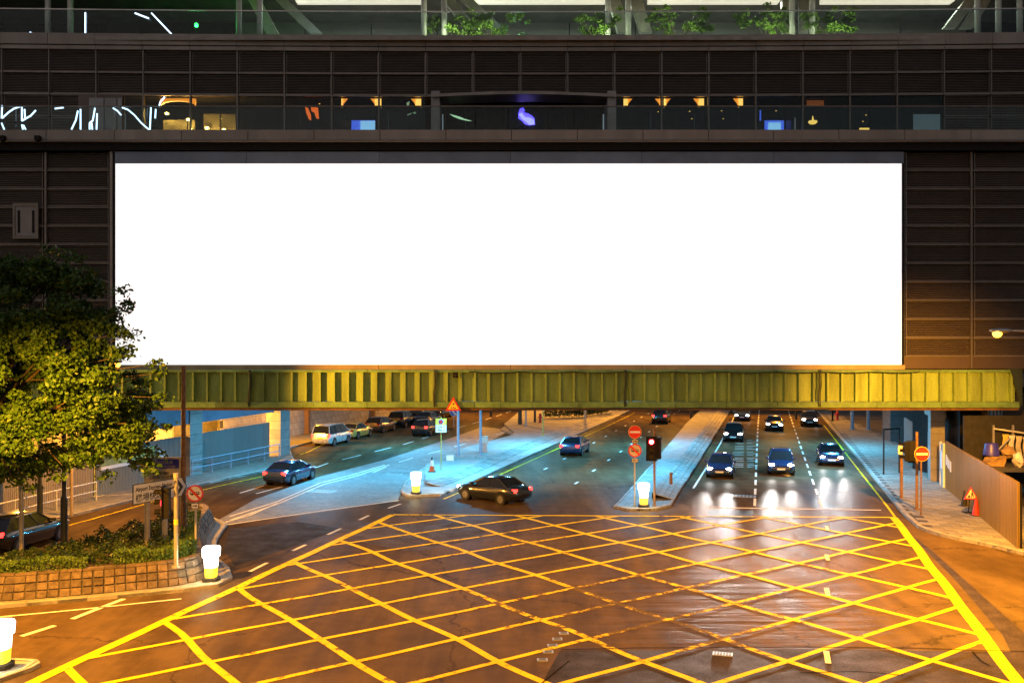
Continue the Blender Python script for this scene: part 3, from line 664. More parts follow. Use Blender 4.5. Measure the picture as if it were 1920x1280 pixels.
# body behind the billboard and louvres
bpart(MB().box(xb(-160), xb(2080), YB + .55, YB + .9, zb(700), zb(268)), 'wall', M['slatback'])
bpart(MB().box(xb(-160), xb(2080), YB + .95, 97, 6.3, 6.9), 'deck_soffit', M['soffit'])
bpart(MB().box(xb(-160), xb(2080), YB + .6, 62.5, ZZ(300, YB) , ZZ(300, YB) + .25), 'terrace_floor', M['concrete'])
def louvre_mesh(w, h, pitch, depth=.12):
    m_ = MB(); n_ = max(2, int(h/pitch)); fr = .045
    m_.box(-w/2, w/2, -.02, .10, -h/2, -h/2 + fr, 0); m_.box(-w/2, w/2, -.02, .10, h/2 - fr, h/2, 0)
    m_.box(-w/2, -w/2 + fr, -.021, .10, -h/2 + fr, h/2 - fr, 0); m_.box(w/2 - fr, w/2, -.021, .10, -h/2 + fr, h/2 - fr, 0)
    for i in range(n_):
        z = -h/2 + fr + (i + .5)*(h - 2*fr)/n_; d_ = .36*pitch
        m_.add([(-w/2+fr, 0, z - d_), (w/2-fr, 0, z - d_), (w/2-fr, .09, z + d_), (-w/2+fr, .09, z + d_)], [(0, 1, 2, 3)], 1)
        m_.add([(-w/2+fr, 0, z - d_), (w/2-fr, 0, z - d_), (w/2-fr, 0, z - d_ + .018), (-w/2+fr, 0, z - d_ + .018)], [(0, 1, 2, 3)], 0)
    me = m_.mesh('louvre'); me.materials.append(M['mull']); me.materials.append(M['slat']); me.polygons.foreach_set('material_index', m_.m); return me
rowsY = [283 + 35*i for i in range(12)]
lm = louvre_mesh(127*YB/F - .06, 35*YB/F - .05, .105)
for cols in ((1697, 1825, 1952), (-44, 82, 205)):
    for a, b in zip(cols, cols[1:]):
        for py in rowsY[:-1]:
            c = P((a + b)/2, py + 17.5, YB + .38)
            if a < 0 and 370 < py < 440 or (a == -44 and py in (353, 388, 423)): pass
            inst('louvre_panel', lm, bld, (c.x, c.y - BO.y, c.z), 0, ((b - a)/127.0, 1, 1))
        bpart(MB().box(xb(a) + .04, xb(b) - .04, YB + .33, YB + .4, zb(691), zb(669)), 'louvre_sill', M['slat'])
for px in (1697, 1825, 1952, -44, 82, 205):
    bpart(MB().box(xb(px) - .05, xb(px) + .05, YB + .2, YB + .34, zb(691), zb(283)), 'mullion', M['mull'])
for i, py in enumerate(rowsY[1:]):
    for a, b in ((1698, 1824), (1826, 1951), (-43, 81), (83, 204)):
        bpart(MB().box(xb(a) + .05, xb(b) - .05, YB + .24, YB + .33, zb(py) - .032, zb(py) + .032), 'rail', M['mull'])
# small window in the left louvres
w_ = bpart(MB().box(xb(22), xb(70), YB + .1, YB + .2, zb(447), zb(441)).box(xb(22), xb(70), YB + .1, YB + .2, zb(386), zb(380)).box(xb(22), xb(26), YB + .1, YB + .2, zb(441), zb(386)).box(xb(66), xb(70), YB + .1, YB + .2, zb(441), zb(386)), 'window_frame', M['mull'])
bpart(MB().box(xb(26), xb(66), YB + .16, YB + .22, zb(441), zb(386)), 'window_blind', M['portal'])
for px in (31, 58): bpart(MB().box(xb(px), xb(px + 4), YB + .12, YB + .15, zb(436), zb(394)), 'window_bar', M['dark'])
# ledge band: panels in two rows with a pipe between
js = [-31, 92, 219, 344, 468, 591, 714, 837, 959, 1082, 1204, 1326, 1447, 1569, 1692, 1815, 1938]
for a, b in zip(js, js[1:]):
    bpart(MB().box(xb(a) + .02, xb(b) - .02, YB - .35, YB + .55, zb(264.5), zb(246)), 'parapet_panel', M['clad'])
    bpart(MB().box(xb(a) + .02, xb(b) - .02, YB - .10, YB + .54, zb(283), zb(266)), 'fascia_panel', M['clad'])
bpart(MB().box(xb(-60), xb(1980), YB - .2, YB + .5, zb(283), zb(246.5)), 'ledge_core', M['dark'])
bpart(MB().tube((xb(-60), YB - .42, zb(267.5)), (xb(1980), YB - .42, zb(267.5)), .065, n=10), 'drain_pipe', M['mull'])
for px in (15, 80):
    t = thing('floodlight_unit', 'small black spotlight on the ledge pipe, %s' % ('at the far left edge' if px < 50 else 'second from the left edge'), 'spotlight', (xb(px), YB - .55, zb(264)), 0, 'small spotlights on the ledge')
    MB().box(-.14, .14, -.16, .12, -.12, .16).build('housing', M['dark'], t); MB().box(-.03, .03, -.05, .2, -.22, -.12).build('bracket', M['dark'], t)
# terrace glass
gj = [-31 + 61.5*i for i in range(34)]
for a, b in zip(gj, gj[1:]):
    bpart(MB().box(xb(a) + .012, xb(b) - .012, YB - .06, YB - .045, zb(246), zb(201)), 'balustrade_pane', M['glass'])
bpart(MB().box(xb(-60), xb(1980), YB - .1, YB - .0, zb(201), zb(199)), 'handrail', M['mull'])

# set-back upper front, bowed slightly towards the street at both ends
def YU(x): return 60.4 - .6*(x/33.0)**2
mj = [5 + 88.2*i for i in range(-1, 24)]
def ubox(a, b, dy0, dy1, p0, p1, name, mat, par=bld, gap=.015):
    ya, yb_ = YU(XX(a, 60)), YU(XX(b, 60)); ym = (ya + yb_)/2
    x0, x1 = XX(a, ya) + gap, XX(b, yb_) - gap; z0, z1 = ZZ(p0, 60.4), ZZ(p1, 60.4); m_ = MB()
    m_.add([(x0, ya+dy0, z0), (x1, yb_+dy0, z0), (x1, yb_+dy1, z0), (x0, ya+dy1, z0), (x0, ya+dy0, z1), (x1, yb_+dy0, z1), (x1, yb_+dy1, z1), (x0, ya+dy1, z1)],
          [(0,3,2,1),(4,5,6,7),(0,1,5,4),(1,2,6,5),(2,3,7,6),(3,0,4,7)])
    return m_.build(name, mat, par, BO)
lu = louvre_mesh(88.2*60.4/F - .14, 38.5*60.4/F, .105)
for i, (a, b) in enumerate(zip(mj, mj[1:])):
    ubox(a, b, -.3, .6, 89.5, 69, 'parapet_panel', M['clad']); ubox(a, b, -.22, .6, 98, 91, 'fascia_panel', M['clad'])
    xm = XX((a+b)/2, 60.4); y = YU(xm); rot = math.atan2(-2*.6*xm/33**2, 1)
    for pc in (118.5, 159):
        inst('louvre_panel', lu, bld, (xm*y/60.4, y + .06 - BO.y, ZZ(pc, 60.4)), rot)
    ubox(a - 1.0, a + 1.0, -.14, .1, 181, 98.5, 'mullion', M['mull'], gap=0)
    ubox(a, b, -.08, .06, 140.8, 137.4, 'rail', M['mull']); ubox(a, b, -.08, .06, 182, 178.4, 'rail', M['mull'])
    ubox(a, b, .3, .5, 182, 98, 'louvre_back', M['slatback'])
# shop level, bay by bay
for i, (a, b) in enumerate(zip(mj, mj[1:])):
    if 10 <= i <= 13: continue
    if i <= 2 or i >= 21:
        for pc in (201.5, 242):
            xm = XX((a+b)/2, 60.4); y = YU(xm); inst('louvre_panel', lu, bld, (xm*y/60.4, y + .06 - BO.y, ZZ(pc, 60.4)), 0)
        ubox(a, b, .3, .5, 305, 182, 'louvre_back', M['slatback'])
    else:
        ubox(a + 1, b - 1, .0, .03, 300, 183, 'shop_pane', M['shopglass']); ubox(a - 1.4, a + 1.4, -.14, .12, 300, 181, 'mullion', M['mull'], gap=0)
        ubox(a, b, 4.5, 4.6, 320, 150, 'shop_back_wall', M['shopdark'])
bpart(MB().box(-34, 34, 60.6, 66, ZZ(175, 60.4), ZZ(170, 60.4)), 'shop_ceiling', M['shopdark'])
# service door at the left of the terrace
ubox(148, 232, -.12, .2, 300, 181, 'door_surround', M['slat'])
for a, b in ((169, 197), (198, 221), (222, 231)): ubox(a, b, -.18, -.12, 300, 188, 'door_leaf', M['portal'])
# portal in the middle
def pbox(a, b, y0, y1, p0, p1, name, mat): return bpart(MB().box(XX(a, 60), XX(b, 60), y0, y1, ZZ(p0, 60), ZZ(p1, 60)), name, mat)
pbox(810, 826, 59.3, 61.5, 300, 176, 'portal_jamb', M['portal']); pbox(1137, 1153, 59.3, 61.5, 300, 176, 'portal_jamb', M['portal'])
arc = [(810 + (1153-810)*t_/12, 178 - 5.5*math.sin(math.pi*t_/12)) for t_ in range(13)]
for (a, pa), (b, pb) in zip(arc, arc[1:]):
    vs = [P(a, pa + 4, 59.1), P(b, pb + 4, 59.1), P(b, pb - 1.5, 59.1), P(a, pa - 1.5, 59.1)]; bpart(MB().plate(vs, (0, 1, 0), 2.0), 'portal_lintel', M['clad'])
pbox(826, 1137, 62.4, 62.6, 305, 165, 'portal_back_wall', M['shopdark'])
for k in range(8): pbox(830 + k*39, 831 + k*39, 62.33, 62.4, 305, 182, 'back_wall_joint', M['slat'])
em = [(972, 212), (975, 204), (981, 202), (984, 207), (982, 211), (990, 213), (997, 217), (1002, 222), (1003, 234), (992, 235), (984, 233), (979, 227), (972, 222)]
bpart(MB().plate([P(x, y, 62.2) for x, y in em], (0, 1, 0), .06), 'lit_emblem', M['purple'])
bpart(MB().plate([P(x, y, 62.17) for x, y in ((973, 215), (978, 211), (984, 220), (994, 221), (1001, 225), (1002, 233), (993, 234), (986, 228), (979, 223))], (0, 1, 0), .02), 'emblem_highlight', M['violetlight'])
for q in (((843, 214), (851, 216), (862, 219), (871, 223), (885, 227), (878, 227), (863, 224), (850, 219)), ((762, 193), (768, 190), (767, 197), (763, 199)), ((763, 215), (772, 212), (771, 214), (764, 217)), ((774, 211), (779, 210), (780, 213), (776, 214)), ((846, 243), (853, 245), (848, 245.5))):
    bpart(MB().plate([P(x, y, 61.4) for x, y in q], (0, 1, 0), .03), 'neon_sign_stroke', emit('lit_pale_green_tube', (.55, .9, .55), .7) if 'lit_pale_green_tube' not in bpy.data.materials else bpy.data.materials['lit_pale_green_tube'])
# lit lamp brackets hanging at the shop ceiling
def spl(x0, x1, flares):
    ymid = 60.9
    bpart(MB().plate([P(x0, 201, ymid), P(x1, 201, ymid), P(x1, 184, ymid), P(x0, 184, ymid)], (0, 1, 0), .25), 'lamp_shade', M['amberlamp'])
    bpart(MB().plate([P(x0, 203, ymid), P(x1, 203, ymid), P(x1, 201, ymid), P(x0, 201, ymid)], (0, 1, 0), .25), 'lamp_base', M['dark'])
    for s_ in flares:
        e = x0 if s_ < 0 else x1; w = 10
        bpart(MB().plate([P(e + s_*.5, 199, ymid + .1), P(e + s_*3, 193, ymid + .1), P(e + s_*7, 188, ymid + .1), P(e + s_*w, 184.5, ymid + .1), P(e + s_*.5, 184.5, ymid + .1)][::(1 if s_ > 0 else -1)], (0, 1, 0), .2), 'lamp_bracket', M['orangelamp'])
for a in ((640, 641, (1,)), (704, 714, (-1,)), (780, 789, (-1,)), (1170, 1176, (1,)), (1239, 1242, (-1,)), (1246, 1248, (1,)), (1311, 1320, (-1,)), (1386, 1393, (-1,))): spl(*a)
# glowing arch and warm walls of the left shop
Ya = 61.6
def arcpt(t_, r): return (333 + 38*r*math.cos(t_), 204 - 18*r*math.sin(t_))
top = [(365, 183.5), (348, 184), (320, 184), (302, 183.5)]
under = [(333 + 33*math.cos(math.pi*t_/8), 199 - 10*math.sin(math.pi*t_/8)) for t_ in range(9)]
bpart(MB().plate([P(x, y, Ya) for x, y in [(300, 200), (300, 185), (366, 185), (366, 200)] + under], (0, 1, 0), .2), 'lit_arch', M['orangelamp'])
for a, b, p0, p1 in ((306, 350, 247, 225), (353, 365, 247, 225), (382, 412, 247, 214), (415, 442, 247, 214)):
    bpart(MB().box(XX(a, 62.4), XX(b, 62.4), 62.4, 62.55, ZZ(p0 + 30, 62.4), ZZ(p1, 62.4)), 'shop_wall_panel', M['shopwall'])
for px, py, e in ((313, 213, 60), (353, 224, 55), (388, 240, 75), (420, 243, 40)):
    bpart(MB().lathe(P(px, py, 62.0), [(.02, -.1), (.13, -.08), (.16, .02), (.05, .1)], 10), 'table_lamp', M['amberlamp'])
    lamp('shop_lamp', 'POINT', P(px, py + 2, 61.8) - BO, e*3.5, (1, .5, .1), bld, radius=.1)
# red reflection built as a glowing shape, screens and a hanging lamp in the other shops
for q in (((572, 201), (577, 202), (583, 216), (583, 226), (579, 224), (574, 211)), ((583, 201), (596, 202), (598, 223), (593, 222), (589, 211), (584, 209))):
    bpart(MB().plate([P(x, y, 61.2) for x, y in q], (0, 1, 0), .05), 'red_reflection_shape', M['redglow'])
def scr(a, b, p0, p1, mat, name='shop_screen', y=61.8): return bpart(MB().box(XX(a, y), XX(b, y), y, y + .08, ZZ(p0, y), ZZ(p1, y)), name, mat)
scr(641, 657, 250, 226, M['shopwall']); scr(659, 703, 250, 226, M['bluescreen'], y=61.85); scr(676, 703, 250, 227, M['bluewhite'], y=61.8)
scr(1434, 1470, 250, 226, M['bluescreen']); scr(1441, 1464, 250, 230, M['bluewhite'], y=61.75); scr(1475, 1483, 250, 226, emit('lit_dim_blue', (.03, .04, .6), .35)); scr(1425, 1427, 226, 207, M['bluescreen'])
scr(1513, 1545, 199, 188, emit('lit_brown_panel', (.9, .2, .04), .35), 'lit_panel', 62.2)
bpart(MB().lathe(P(1524, 230, 61.2), [(.03, -.12), (.2, -.08), (.29, .03), (.27, .1), (.06, .12), (.05, .28), (.01, .45)], 14), 'hanging_lamp', M['amberlamp'])
scr(1683, 1762, 197, 181.5, M['portal'], 'pale_panel', 60.9)
for px, py in ((1234, 210), (1293, 209), (1297, 223), (1353, 208), (1356, 223), (1455, 208), (415, 223), (1624, 216), (1618, 228), (599, 195)):
    bpart(MB().lathe(P(px, py, 61.6), [(.03, -.02), (.05, .0), (.03, .02)], 8), 'downlight', M['amberlamp'])
scr(1612, 1630, 243, 240, M['amberlamp'], 'shelf_light'); scr(1490, 1492, 250, 221, M['steel'], 'door_handle', 60.2)
# white reflections in the left terrace glass, modelled as glowing bent lines
reflection_lines = [((4, 198), (3, 222)), ((4, 222), (16, 211), (26, 204), (38, 200)), ((41, 199), (41, 227), (58, 217), (67, 207)), ((46, 205), (47, 224)), ((3, 231), (8, 243)), ((41, 234), (43, 243)), ((44, 235), (48, 243)), ((103, 204), (119, 202)), ((146, 208), (142, 226), (134, 243)), ((151, 205), (151, 243)), ((178, 203), (174, 226), (168, 231), (168, 243)), ((172, 231), (173, 243)), ((182, 213), (181, 243)), ((212, 203), (220, 208), (227, 216)), ((229, 202), (240, 206), (252, 216), (265, 231), (280, 244)), ((283, 202), (281, 244)), ((292, 205), (291, 222)), ((298, 201), (301, 191), (309, 182)), ((160, 24), (160, 65)), ((284, 25), (303, 45), (323, 66)), ((253, 25), (279, 35)), ((56, 61), (63, 64))]
reflection_lines.sort(key=lambda q: (q[0][1] < 100, q[0][0])); ti = {True: 0, False: 0}
for q in reflection_lines:
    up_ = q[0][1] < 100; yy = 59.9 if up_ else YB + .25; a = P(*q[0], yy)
    lab = 'thin white reflection drawn as a glowing line behind the %s left terrace glass, %s from the left' % ('upper' if up_ else 'lower', ORD[ti[up_]]); ti[up_] += 1
    o = MB().path([P(x, y, yy) - a for x, y in q], .045, 6).build('glass_reflection_line', M['tube']); o.location = a
    tag(o, lab, 'light tube', 'glass reflections of the upper terrace' if up_ else 'glass reflections of the lower terrace')  # these light tubes stand in for reflections in the glass

# roof terrace
ZF = ZZ(70, 60.4)
bpart(MB().box(-42, 42, 59.7, 76, ZF - .4, ZF - .15), 'roof_terrace_floor', M['concrete'])
for i, (a, b) in enumerate(zip(mj, mj[1:])):
    ubox(a, b, -.02, .0, 69, 23.5, 'balustrade_pane', M['glass'], gap=.01); ubox(a, b, -.05, .03, 23.5, 21.5, 'handrail', M['steel'], gap=0)
YT = 71.0
tw = [200 + 124*i for i in range(15)]
for a, b in zip(tw, tw[1:]):
    dk = b < 560 or a > 1790
    bpart(MB().box(XX(a, YT) + .04, XX(b, YT) - .04, YT, YT + .3, ZF - .1, 40), 'back_wall_panel', M['shopdark'] if dk else M['terracewall'])
bpart(MB().box(XX(-80, YT), XX(2000, YT), YT + .32, YT + .5, ZF - .2, 41), 'back_wall_core', M['dark'])
zc = ZZ(7, 66)
bpart(MB().box(-40, 40, 60.3, YT + .5, zc + .35, zc + .6), 'canopy', M['soffit'])
for a, b in ((0, 150), (220, 470), (556, 790), (885, 1135), (1215, 1460), (1540, 1785)):
    if a >= 500: o = bpart(MB().box(XX(a, 66), XX(b, 66), 65.6, 66.4, zc + .05, zc + .34), 'ceiling_light', M['ceil']); lamp('ceiling_strip', 'AREA', ((XX(a, 66) + XX(b, 66))/2, 66.0 - BO.y, zc - .05), 480, (.92, 1, .82), bld, target=((XX(a, 66) + XX(b, 66))/2, 66.01 - BO.y, 0), size=(XX(b, 66) - XX(a, 66), .7))
for px in (90, 132, 448, 487, 795, 833, 1140, 1178, 1485, 1523, 1833, 1872, 1912):
    x = XX(px, 62.2); bpart(MB().tube((x, 62.2, ZF - .2), (x, 62.2, zc + .4), .19, n=14), 'column', M['column'], smooth=True)
for x0, y0, x1, y1 in ((472, -8, 512, 66), (520, -8, 592, 62), (835, -8, 890, 60), (868, -8, 935, 55), (1150, -8, 1170, 60), (1190, -8, 1212, 60), (1478, -8, 1480, 66), (1512, -8, 1513, 60), (1828, -8, 1782, 52), (1852, -8, 1815, 52)):
    a, b = P(x0, y0, 65.2), P(x1, y1, 65.2); bpart(MB().plate([a + Vector((-.42, 0, 0)), a + Vector((.42, 0, 0)), b + Vector((.42, 0, 0)), b + Vector((-.42, 0, 0))][::-1], (0, 1, 0), .5), 'raking_strut', M['strut'])
gl_ = bpart(MB().lathe(P(368, 52, 63), [(.03, 0), (.12, .05), (.12, .25), (.03, .3)], 10), 'green_lamp', emit('lit_green', (.02, 1, .1), 3)); lamp('green_light', 'POINT', P(368, 56, 62.6) - BO, 160, (.02, 1, .12), bld)
lamp('white_path_light', 'POINT', P(620, 55, 63.2) - BO, 60, (.7, .9, 1), bld); lamp('white_path_light', 'POINT', P(975, 60, 63.2) - BO, 60, (.4, 1, .8), bld)
for ri, (a, b) in enumerate(((212, 285), (289, 369), (374, 440), (457, 530), (535, 610), (612, 690), (698, 772), (775, 830), (837, 908), (914, 992), (995, 1068), (1072, 1145), (1190, 1260), (1305, 1378), (1384, 1450), (1470, 1545), (1550, 1588), (1590, 1654), (1656, 1733), (1745, 1800))):
    c = P((a+b)/2, 66, 62.9); t = thing('terrace_railing', 'low steel hoop railing on the roof terrace, %s from the left' % ORD[ri], 'railing', (c.x, c.y, ZF - .15), 0, 'low railings on the roof terrace')
    w = (b - a)*62.9/F/2; h = .78
    MB().path([(-w, 0, 0), (-w, 0, h - .08), (-w + .08, 0, h), (w - .08, 0, h), (w, 0, h - .08), (w, 0, 0)], .025, 6).build('hoop', M['steel'], t)
    MB().path([(-w, 0, h*.55), (w, 0, h*.55)], .018, 6).build('mid_rail', M['steel'], t)
def bush(px, py, wpx, hpx, label, yy=62.4):
    c = P(px, py, yy); t = thing('terrace_shrub', label, 'shrub', (c.x, c.y, ZF - .15), 0, 'shrubs on the roof terrace'); k2 = yy/F; st = MB(); pts = []
    for _ in range(18):
        a0 = Vector((R.uniform(-.3, .3)*wpx*k2*.4, R.uniform(-.2, .2), 0)); tip = Vector((R.uniform(-.5, .5)*wpx*k2, R.uniform(-.7, .7), hpx*k2*R.uniform(.45, 1.12)))
        mid_ = a0.lerp(tip, .5) + Vector((0, 0, .15)); st.tube(a0, mid_, .022, .016, 5); st.tube(mid_, tip, .016, .008, 5)
        for _ in range(3):
            tp = tip + Vector((R.gauss(0, .22), R.gauss(0, .2), R.gauss(.05, .14))); st.tube(mid_.lerp(tip, R.uniform(.4, .9)), tp, .008, .004, 4)
            for _ in range(60): pts.append((tp.x + R.gauss(0, .11), tp.y + R.gauss(0, .11), tp.z + R.gauss(0, .07)))
    u_ = MB().lathe((0, -1.5, 0), [(.12, 0), (.12, .1), (.06, .14)], 10).build('uplight', M['ceil'], t); lamp('shrub_uplight', 'POINT', (0, -1.55, .35), 210, (1, 1, .6), t, radius=.1)
    st.build('stems', M['bark'], t); leaves('foliage', pts, .2, M['leafterrace'], t, (0, 0, 0), .4, .4)
for a in ((845, 66, 105, 52, 'leafy shrub left of the pair beside the two slanting struts'), (930, 66, 115, 58, 'broad leafy shrub right of the pair beside the slanting struts'), (1122, 66, 85, 58, 'leafy shrub just left of the two centre columns on the roof terrace'), (1265, 66, 130, 62, 'widest leafy shrub, right of the two centre columns on the roof terrace'), (1438, 66, 100, 62, 'bright green shrub left of the right-hand pair of terrace columns'), (1557, 66, 105, 64, 'bright green shrub right of the right-hand pair of terrace columns')): bush(*a)

# ------------------------------------------------------------------ billboard
bb = thing('billboard', 'huge blank glowing white billboard spanning the front of the building', 'billboard', (0, YB, zb(683)))
def q_(x0, x1, y0, y1, p0, p1, name, mat): return MB().box(xb(x0), xb(x1), y0, y1, zb(p0), zb(p1)).build(name, mat, bb, bb.location)
q_(216.5, 1690.5, YB, YB + .2, 683.5, 307, 'screen', M['screen'])
fj = [216, 463, 711, 957, 1203, 1449, 1694]
for a, b in zip(fj, fj[1:]):
    q_(a + .4, b - .4, YB - .06, YB + .3, 306.8, 285, 'top_frame_panel', M['bbframe']); q_(a + .4, b - .4, YB - .25, YB + .3, 692, 684, 'bottom_lip_panel', M['bblip'])
q_(206, 211, YB - .02, YB + .3, 692, 284, 'side_frame', M['clad']); q_(212, 216, YB - .03, YB + .3, 692, 284, 'side_frame', M['dark']); q_(1691.5, 1695, YB - .03, YB + .3, 692, 284, 'side_frame', M['dark'])

# ------------------------------------------------------------------ green girder bridge
YG = 54.4; k_ = YG/F; xg = lambda px: XX(px, YG); zg = lambda py: ZZ(py, YG)
gb = thing('girder_bridge', 'olive green plate girder bridge with upright stiffeners under the billboard', 'bridge', (0, YG, zg(768)))
def gp(m_, name, mat): return m_.build(name, mat, gb, gb.location)
gp(MB().box(xg(40), xg(1903), YG, YG + .05, zg(752), zg(695)), 'web', M['girder'])
fl = [40, 160, 282, 408, 470, 590, 690, 815, 890, 938, 998, 1085, 1170, 1265, 1360, 1455, 1534, 1640, 1760, 1906]
for a, b in zip(fl, fl[1:]):
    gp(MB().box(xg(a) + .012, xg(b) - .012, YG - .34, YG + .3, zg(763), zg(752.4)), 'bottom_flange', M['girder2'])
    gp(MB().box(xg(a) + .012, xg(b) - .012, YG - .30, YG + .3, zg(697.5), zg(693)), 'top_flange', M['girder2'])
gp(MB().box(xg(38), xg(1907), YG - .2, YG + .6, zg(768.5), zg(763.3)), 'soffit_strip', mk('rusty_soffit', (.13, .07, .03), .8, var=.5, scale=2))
xs = 48.0; ir = [0, 2, -1, 1, 3, -2]
while xs < 1895:
    l = R.uniform(-1.6, 1.6) if R.random() < .12 else R.uniform(-.2, .2); th = .055
    vs = [(xg(xs) - th, YG, zg(752.4)), (xg(xs) + th, YG, zg(752.4)), (xg(xs) + th, YG - .27, zg(752.4)), (xg(xs) - th, YG - .27, zg(752.4)), (xg(xs + l) - th, YG, zg(697.5)), (xg(xs + l) + th, YG, zg(697.5)), (xg(xs + l) + th, YG - .27, zg(697.5)), (xg(xs + l) - th, YG - .27, zg(697.5))]
    gp(MB().add(vs, [(0,1,2,3),(7,6,5,4),(3,2,6,7),(1,5,6,2),(0,3,7,4),(0,4,5,1)]), 'stiffener', M['girder']); xs += 26.35
for x0 in (470, 815, 1170, 1532):
    m_ = MB(); pts_ = [(xg(x0 + 1.2*math.sin(i*.6) + R.uniform(-.6, .6)), YG - .37, zg(693 + i*6.8)) for i in range(11)]; m_.path(pts_, .045, 6); m_.path([(x + .09, y, z) for x, y, z in pts_[::2]], .03, 5); gp(m_, 'hanging_cable', M['cable'])
m_ = MB(); pts_ = [(xg(880 + i*24), YG - .36, zg(696 + 3*abs(math.sin(i*.8)))) for i in range(36)]; m_.path(pts_, .03, 5); gp(m_, 'top_cable', M['cable'])
m_ = MB(); pts_ = [(xg(920 + i*30), YG - .38, zg(765 + 1.6*math.sin(i*1.3))) for i in range(22)]; m_.path(pts_, .03, 5); gp(m_, 'bottom_cable', M['cable'])
gp(MB().add([(xg(1886), YG - .4, zg(690)), (xg(1910), YG - .4, zg(690)), (xg(1910), YG - .4, zg(765)), (xg(1900), YG - .4, zg(730))], [(0, 1, 2, 3)]).add([(xg(1886), YG - .2, zg(690)), (xg(1910), YG - .2, zg(690)), (xg(1910), YG - .2, zg(765)), (xg(1900), YG - .2, zg(730))], [(0, 3, 2, 1)]), 'net_cover', M['cable'])
t = thing('height_sign', 'red and yellow triangular 4.7 m height sign on the girder', 'road sign', (xg(851), YG - .45, zg(760)))
def tri(c, s_, y, m_, k=1.0):
    h = s_*.866; m_.plate([c + Vector((-s_/2*k, y, -h/3*k)), c + Vector((s_/2*k, y, -h/3*k)), c + Vector((0, y, h*2/3*k))], (0, -1, 0), .02)
m_ = MB(); tri(Vector((0, 0, 0)), .92, 0, m_, 1); m_.build('red_triangle', M['red'], t); m_ = MB(); tri(Vector((0, 0, 0)), .92, -.022, m_, .68); m_.build('yellow_field', M['signyellow'], t)
text('4.7m', .15, M['signblack'], t, (0, -.045, -.15), (1, 0, 0), (0, 0, 1), align='CENTER', bold=.004)
MB().plate([Vector((-.07, -.045, .17)), Vector((0, -.045, .06)), Vector((.07, -.045, .17))], (0, -1, 0), .004).build('arrowhead', M['signblack'], t)
MB().box(-.04, .04, 0.0, .12, -.2, .2).build('bracket', M['steel'], t)
t = thing('camera_unit', 'small black camera box hung under the girder top above the height sign', 'camera', (xg(855), YG - .4, zg(702)))
MB().box(-.14, .14, -.22, .1, -.16, .14).build('housing', M['dark'], t); MB().tube((0, -.26, -.02), (0, -.2, -.02), .07).build('lens', M['lens'], t)

# ------------------------------------------------------------------ under the bridge: pillars, beams, walls, hoardings
def along(x, y, Y): return Vector((x + .274*(Y - y), Y, 0))
HL = lambda Y: along(-18.0, 75.9, Y); HR = lambda Y: along(26.8, 59.0, Y)
def clad_pillar(name, label, c, hx, hy, h, mat, rows=6, ax=None):
    ax = ax or -RL; t = thing(name, label, 'pillar', (c[0], c[1], .1)); MB().obox((0, 0, h/2), ax, hx - .03, hy - .03, h/2).build('core', M['joint'], t)
    for r in range(rows):
        MB().obox((0, 0, h*(r + .5)/rows), ax, hx, hy, h/rows/2 - .012).build('stone_course', mat, t)
pB = HL(73.6); clad_pillar('bridge_pillar', 'grey stone clad pillar at the end of the teal hoarding', (pB.x + .25, pB.y + .6), .62, .75, 6.1, M['granite'], 9)
pA = HL(63.2); clad_pillar('bridge_pillar', 'grey stone clad pillar between the two teal hoarding runs', (pA.x - .2, pA.y), .62, .7, 6.1, M['granite'], 9)
clad_pillar('bridge_pillar', 'wide dark pillar on the right footway beyond the thin frame', (34.9, 84.6), 1.35, .9, 6.1, mk('dark_granite', (.06, .058, .06), .6), 8, Vector((1, 0, 0)))
clad_pillar('bridge_pillar', 'slim grey block pillar between grey and bronze hoardings', (27.15, 60.4), .42, .5, 6.1, M['granite'], 8)
def beam(name, label, a, b, z0, z1, hw, mat):
    c = (a + b)/2; t = thing(name, label, 'beam', (c.x, c.y, z0)); L = (b - a).length; n_ = max(1, int(L/4)); d = (b - a).normalized()
    for i in range(n_):
        p = a + d*L*(i + .5)/n_ - c; MB().obox((p.x, p.y, (z1 - z0)/2), d, L/n_/2 - .012, hw, (z1 - z0)/2).build('beam_panel', mat, t)
beam('edge_beam', 'blue grey beam over the left hoarding under the bridge', HL(56), HL(73.2), 3.55, 6.28, .35, M['bbframe'])
beam('edge_beam', 'pale beam on the right pillars under the bridge', HR(60.2) + Vector((.2, 0, 0)), HR(84), 4.1, 6.28, .35, M['concrete'])

def tilewall(name, label, a, b, z1, tw, th, mat, cat='wall'):
    c = (a + b)/2; t = thing(name, label, cat, (c.x, c.y, .12)); d = (b - a).normalized(); L = (b - a).length; n_ = int(L/tw)
    MB().obox((0, 0, z1/2), d, L/2, .1, z1/2).build('backing', M['joint'], t)
    me = MB().obox((0, 0, 0), d, tw/2 - .012, .125, th/2 - .012).mesh('tile'); me.materials.append(mat); far = MB(); cnt = 0
    for r in range(int(z1/th)):
        for i in range(n_):
            s_ = -L/2 + (i + .5 + (.5 if r % 2 else 0))*tw
            if s_ > L/2 - tw*.4: continue
            p = d*s_
            if cnt < 300: inst('wall_tile', me, t, (p.x, p.y, th*(r + .5)))
            else: far.obox((p.x, p.y, th*(r + .5)), d, tw/2 - .012, .125, th/2 - .012)
            cnt += 1
    if far.v: tag(far.build('far_wall_tiles', mat, t), kind='stuff')
    return t
WL = lambda Y: along(-20.9, 88, Y)
tilewall('tiled_wall', 'beige block wall behind the parked cars', WL(77), WL(124), 4.2, 1.0, .6, M['walltile'])
